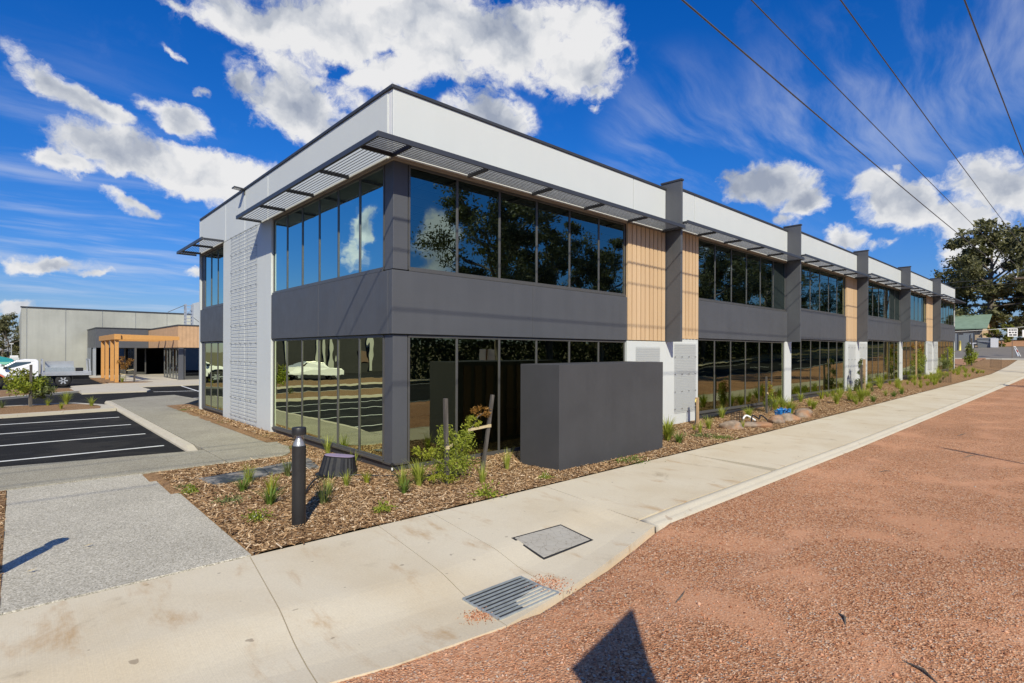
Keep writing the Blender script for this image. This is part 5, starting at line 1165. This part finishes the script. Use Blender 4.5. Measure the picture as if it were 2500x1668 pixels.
for i, (x, ya, yb, h, l) in enumerate(((92.3, 5.0, 9.5, 2.4, 'tall grey steel fence panel behind the yellow bollard, left piece'), (94.0, 3.9, 5.9, 2.1, 'grey steel fence panel in the middle of the yard entrance'), (97.6, 3.9, 5.3, 2.2, 'grey steel gate panel next to the waste skip'))):
    o = empty('steel_fence', (x, (ya + yb) / 2, PZ(x)), l, 'fence', 'grey steel fence panels'); mb = MB()
    for k in range(int((yb - ya) / .2)): mb.box(x, x + (.05 if k % 2 else .02), ya + k * .2, ya + k * .2 + .2, PZ(x) - .1, PZ(x) + h)
    build('panel', mb, 'grey_fence', o); build('post', MB().box(x - .06, x + .08, ya - .1, ya - .0, PZ(x) - .1, PZ(x) + h + .1), 'frame_metal', o)
yb_ = empty('yellow_bollard', (91.1, 4.6, PZ(91)), 'pale yellow bollard before the grey fence', 'bollard'); build('post', MB().tube([(91.1, 4.6, PZ(91) - .1), (91.1, 4.6, PZ(91) + 1.35)], .13, 12), 'yellow_paint', yb_, True); build('cap', MB().tube([(91.1, 4.6, PZ(91) + 1.351), (91.1, 4.6, PZ(91) + 1.39)], .10, 12), 'yellow_paint', yb_)
tp = empty('barrier_rail', (91, 3.2, PZ(91)), 'white T shaped barrier rail near the grey fence', 'barrier'); build('post', MB().box(90.9, 91.1, 3.15, 3.3, PZ(91) - .1, PZ(91) + 1.0), 'sign_white', tp); build('rail', MB().box(90.9, 91.1, 2.85, 3.6, PZ(91) + 1.001, PZ(91) + 1.12), 'sign_white', tp)
dk = empty('waste_skip', (99.3, 2.4, PZ(99.3)), 'grey steel waste skip with a pale end beside the bush', 'waste skip'); zq = PZ(99.3)
build('body', MB().add([(98.9, 1.95, zq), (101, 1.95, zq), (101, 3.6, zq), (98.9, 3.6, zq), (98.7, 1.6, zq + 1.35), (101.2, 1.6, zq + 1.35), (101.2, 3.75, zq + 1.35), (98.7, 3.75, zq + 1.35)], [(0, 3, 2, 1), (0, 1, 5, 4), (1, 2, 6, 5), (2, 3, 7, 6), (3, 0, 4, 7)]), 'grey_fence', dk); build('rim', MB().bar((98.68, 1.6, zq + 1.38), (98.68, 3.75, zq + 1.38), .1, .1).bar((98.66, 2.3, zq + .8), (98.75, 3.6, zq + .95), .08, .1), 'aluminium', dk); build('end_plate', MB().box(98.6, 98.68, 1.35, 2.2, zq + .02, zq + 1.33), 'sign_white', dk)

# ------------------------------------------------------------------ trees
def tree_mesh(seed, h, spread, n, size, base=.28, lobes=16, asp=.42, flat=.75):
    g = np.random.default_rng(seed); r = random.Random(seed); mb = MB(); tips = []
    tr0 = [Vector((0, 0, -.4)), Vector((r.uniform(-.2, .2), r.uniform(-.2, .2), h * .25)), Vector((r.uniform(-.5, .5), r.uniform(-.5, .5), h * .5)), Vector((r.uniform(-.6, .6), r.uniform(-.6, .6), h * .8))]
    mb.tube(tr0, [h * .030, h * .024, h * .015, h * .006], 10)
    for k in range(lobes):
        t = base + (1 - base) * ((k + .5) / lobes); a = k * 2.4 + r.uniform(-.5, .5)
        rad = spread * (1.0 - abs(t - .55) ** 1.6 * 1.5) * r.uniform(.45, 1.05); zt = h * min(.97, t + r.uniform(-.04, .07))
        s0 = tr0[1].lerp(tr0[3], min(1, max(0, t * .9 - .15))); e = Vector((rad * math.cos(a), rad * math.sin(a), zt)); mdl = s0.lerp(e, .5) + Vector((0, 0, -.03 * h))
        mb.tube([s0, mdl, e], [h * .009, h * .006, h * .002], 6); tips.append(e); tips.append(mdl.lerp(e, .4) + Vector((r.uniform(-1, 1), r.uniform(-1, 1), r.uniform(-.3, .8))) * h * .03)
    cl = []; wts = []
    for e in tips:
        R0 = h * r.uniform(.05, .095); m_ = r.randint(7, 12)
        for _ in range(m_):
            q = g.normal(size=3); q /= np.linalg.norm(q); cl.append(np.array(e) + q * R0 * np.array([1.15, 1.15, flat]) * r.uniform(.45, 1.05)); wts.append(R0 * r.uniform(.20, .38))
    cl = np.array(cl); wts = np.array(wts); id_ = g.integers(0, len(cl), n)
    C = cl[id_] + g.normal(size=(n, 3)) * wts[id_][:, None] * np.array([1, 1, .75])
    Nn = g.normal(size=(n, 3)); V, F = leaf_quads(C, Nn, size, asp, seed)
    return mb, npmesh('crown', V, F)
def tree_from(meshes, name, loc, label, material, group, rz=0, sc=1.0, cat='tree'):
    mb, crown = meshes
    o = empty(name, loc, label, cat, group); o.rotation_euler = (0, 0, rz); o.scale = (sc, sc, sc)
    if 'trunk_me' not in TREEC.setdefault(id(crown), {}):
        me = bpy.data.meshes.new('trunk'); me.from_pydata(mb.v, [], mb.f); me.update(); me.polygons.foreach_set('use_smooth', [True] * len(me.polygons)); TREEC[id(crown)]['trunk_me'] = me
    link('trunk', TREEC[id(crown)]['trunk_me'], 'bark_trunk', o)
    link('crown', crown, material, o)
    return o
TREEC = {}
g1 = tree_mesh(101, 18, 7.0, 30000, .34, .24, 20); g2 = tree_mesh(102, 16, 5.6, 20000, .34, .25, 15); g3 = tree_mesh(103, 14, 5.0, 16000, .34, .2, 15)
g0 = tree_mesh(111, 18, 7.8, 24000, .6, .2, 24, .42); gq = tree_mesh(112, 11, 6.5, 22000, .55, .04, 26, .5)
gb = tree_mesh(104, 9, 4.2, 12000, .34, .08, 16)
tree_from(g0, 'gum_tree', (113, 3.5, 3.0), 'tall dark gum tree with gaps in its crown above the house roof', 'leaf_gum', 'trees beyond the driveway', 1.1, 1.12)
tree_from(gq, 'gum_tree', (116, -4.5, 3.2), 'broad dark tree at the right frame edge, right of the tall gum', 'leaf_gum', 'trees beyond the driveway', .4, 1.2); tree_from(g3, 'gum_tree', (132, -2.0, 3.6), 'more distant tree showing over the broad one at the right edge', 'leaf_gum', 'trees beyond the driveway', 2.0, 1.0); tree_from(gb, 'gum_tree', (121, 6.0, 3.3), 'dense lower tree directly behind the house roof', 'leaf_gum', 'trees beyond the driveway', 2.7, 1.0); tree_from(gb, 'gum_tree', (109.5, -1.2, 3.2), 'low tree behind the street sign', 'leaf_olive', 'trees beyond the driveway', 5.0, .62)
bsh = tree_mesh(105, 3.4, 2.1, 5200, .26, .05, 14, .5); tree_from(bsh, 'bush', (102.2, 1.4, 3.0), 'yellow green bush between the waste skip and the street sign', 'leaf_bush', None, 0, 1.0, 'bush')
for x, y, s_, rz, l, mm_ in ((-5.6, 78, .66, .3, 'dark tree left of the warehouse, nearest its corner', gb), (-9.5, 84, .80, 1.8, 'dark tree at the left frame edge behind the teal canopy', gb), (-6.0, 100, .84, 2.9, 'farther dark tree behind the lamp post', gb)): tree_from(mm_, 'gum_tree', (x, y, -.2), l, 'leaf_gum', 'trees left of the warehouse', rz, s_)
for i, (x, y, mm_, s_, rz) in enumerate(((26.5, -27.5, g1, 1.0, .2), (35, -29, g2, 1.0, 1.0), (42.5, -28.5, g2, .92, 2.2), (66, -29, g1, .98, 2.6), (76, -30, g2, 1.05, .4), (88, -29, g1, .95, 4.0), (101, -31, g2, 1.0, 5.1), (52, -44, g3, 1.0, 1.4))):
    tree_from(mm_, 'gum_tree', (x, y, PZ(x) - .3), 'gum tree across the street, mirrored in the upper windows', 'leaf_gum', 'gum trees across the street', rz, s_)
cn_ = tree_mesh(106, 13, 1.9, 9000, .3, .05, 26, .4, 1.2)
for i, (x, y, s_) in enumerate(((118, -30, 1.0), (126, -28, 1.15), (134, -31, .95), (144, -29, 1.1), (156, -30, 1.0))): tree_from(cn_, 'conifer', (x, y, PZ(x) - .3), 'narrow conifer across the street, mirrored in the far windows', 'leaf_conifer', 'conifers across the street', i * 1.3, s_)
# long dark building across the car park that the ground floor glass mirrors
ob = empty('opposite_building', (-30, 47, -.1), 'long dark glazed building across the car park, seen only in the glass', 'building')
build('wall', MB().box(-75, -13.5, 46, 56, -.2, 5.6).box(-36, -30, -20, 40, -.2, 5.6), 'dark_void', ob); build('roof_edge', MB().box(-75.1, -13.4, 45.8, 56.1, 5.61, 5.8).box(-36.2, -29.8, -20.2, 40.2, 5.61, 5.8), 'charcoal_dark', ob)
mb = MB()
for x in (-15, -18.5, -19.4, -24, -30, -31, -38, -46): mb.box(x, x + .45, 45.85, 45.98, 0, 4.2)
build('pilaster', mb, 'concrete_wall', ob)
build('timber_screen', MB().box(-23.4, -22.3, 45.86, 45.97, 1.0, 2.2), 'slat_brown', ob)
# dense hedge and fence line on the other side of the street
n = 80000; g = np.random.default_rng(77); X = g.uniform(-60, 175, n); hh = 4.4 + 1.0 * np.sin(X * .31) * np.sin(X * .13 + 1) + .6 * np.sin(X * 1.3)
Z = g.uniform(-.3, 1, n) ** .8 if False else g.uniform(0, 1, n); C = np.stack([X, -30.5 + g.normal(0, .7, n), np.interp(X, PX, PH) - .3 + Z * hh], 1)
V, F = leaf_quads(C, None, .42, .6, 78)
tag(link('hedge', npmesh('hedge', V, F), 'leaf_conifer'), 'dense dark hedge along the far side of the street', 'hedge', kind='stuff')
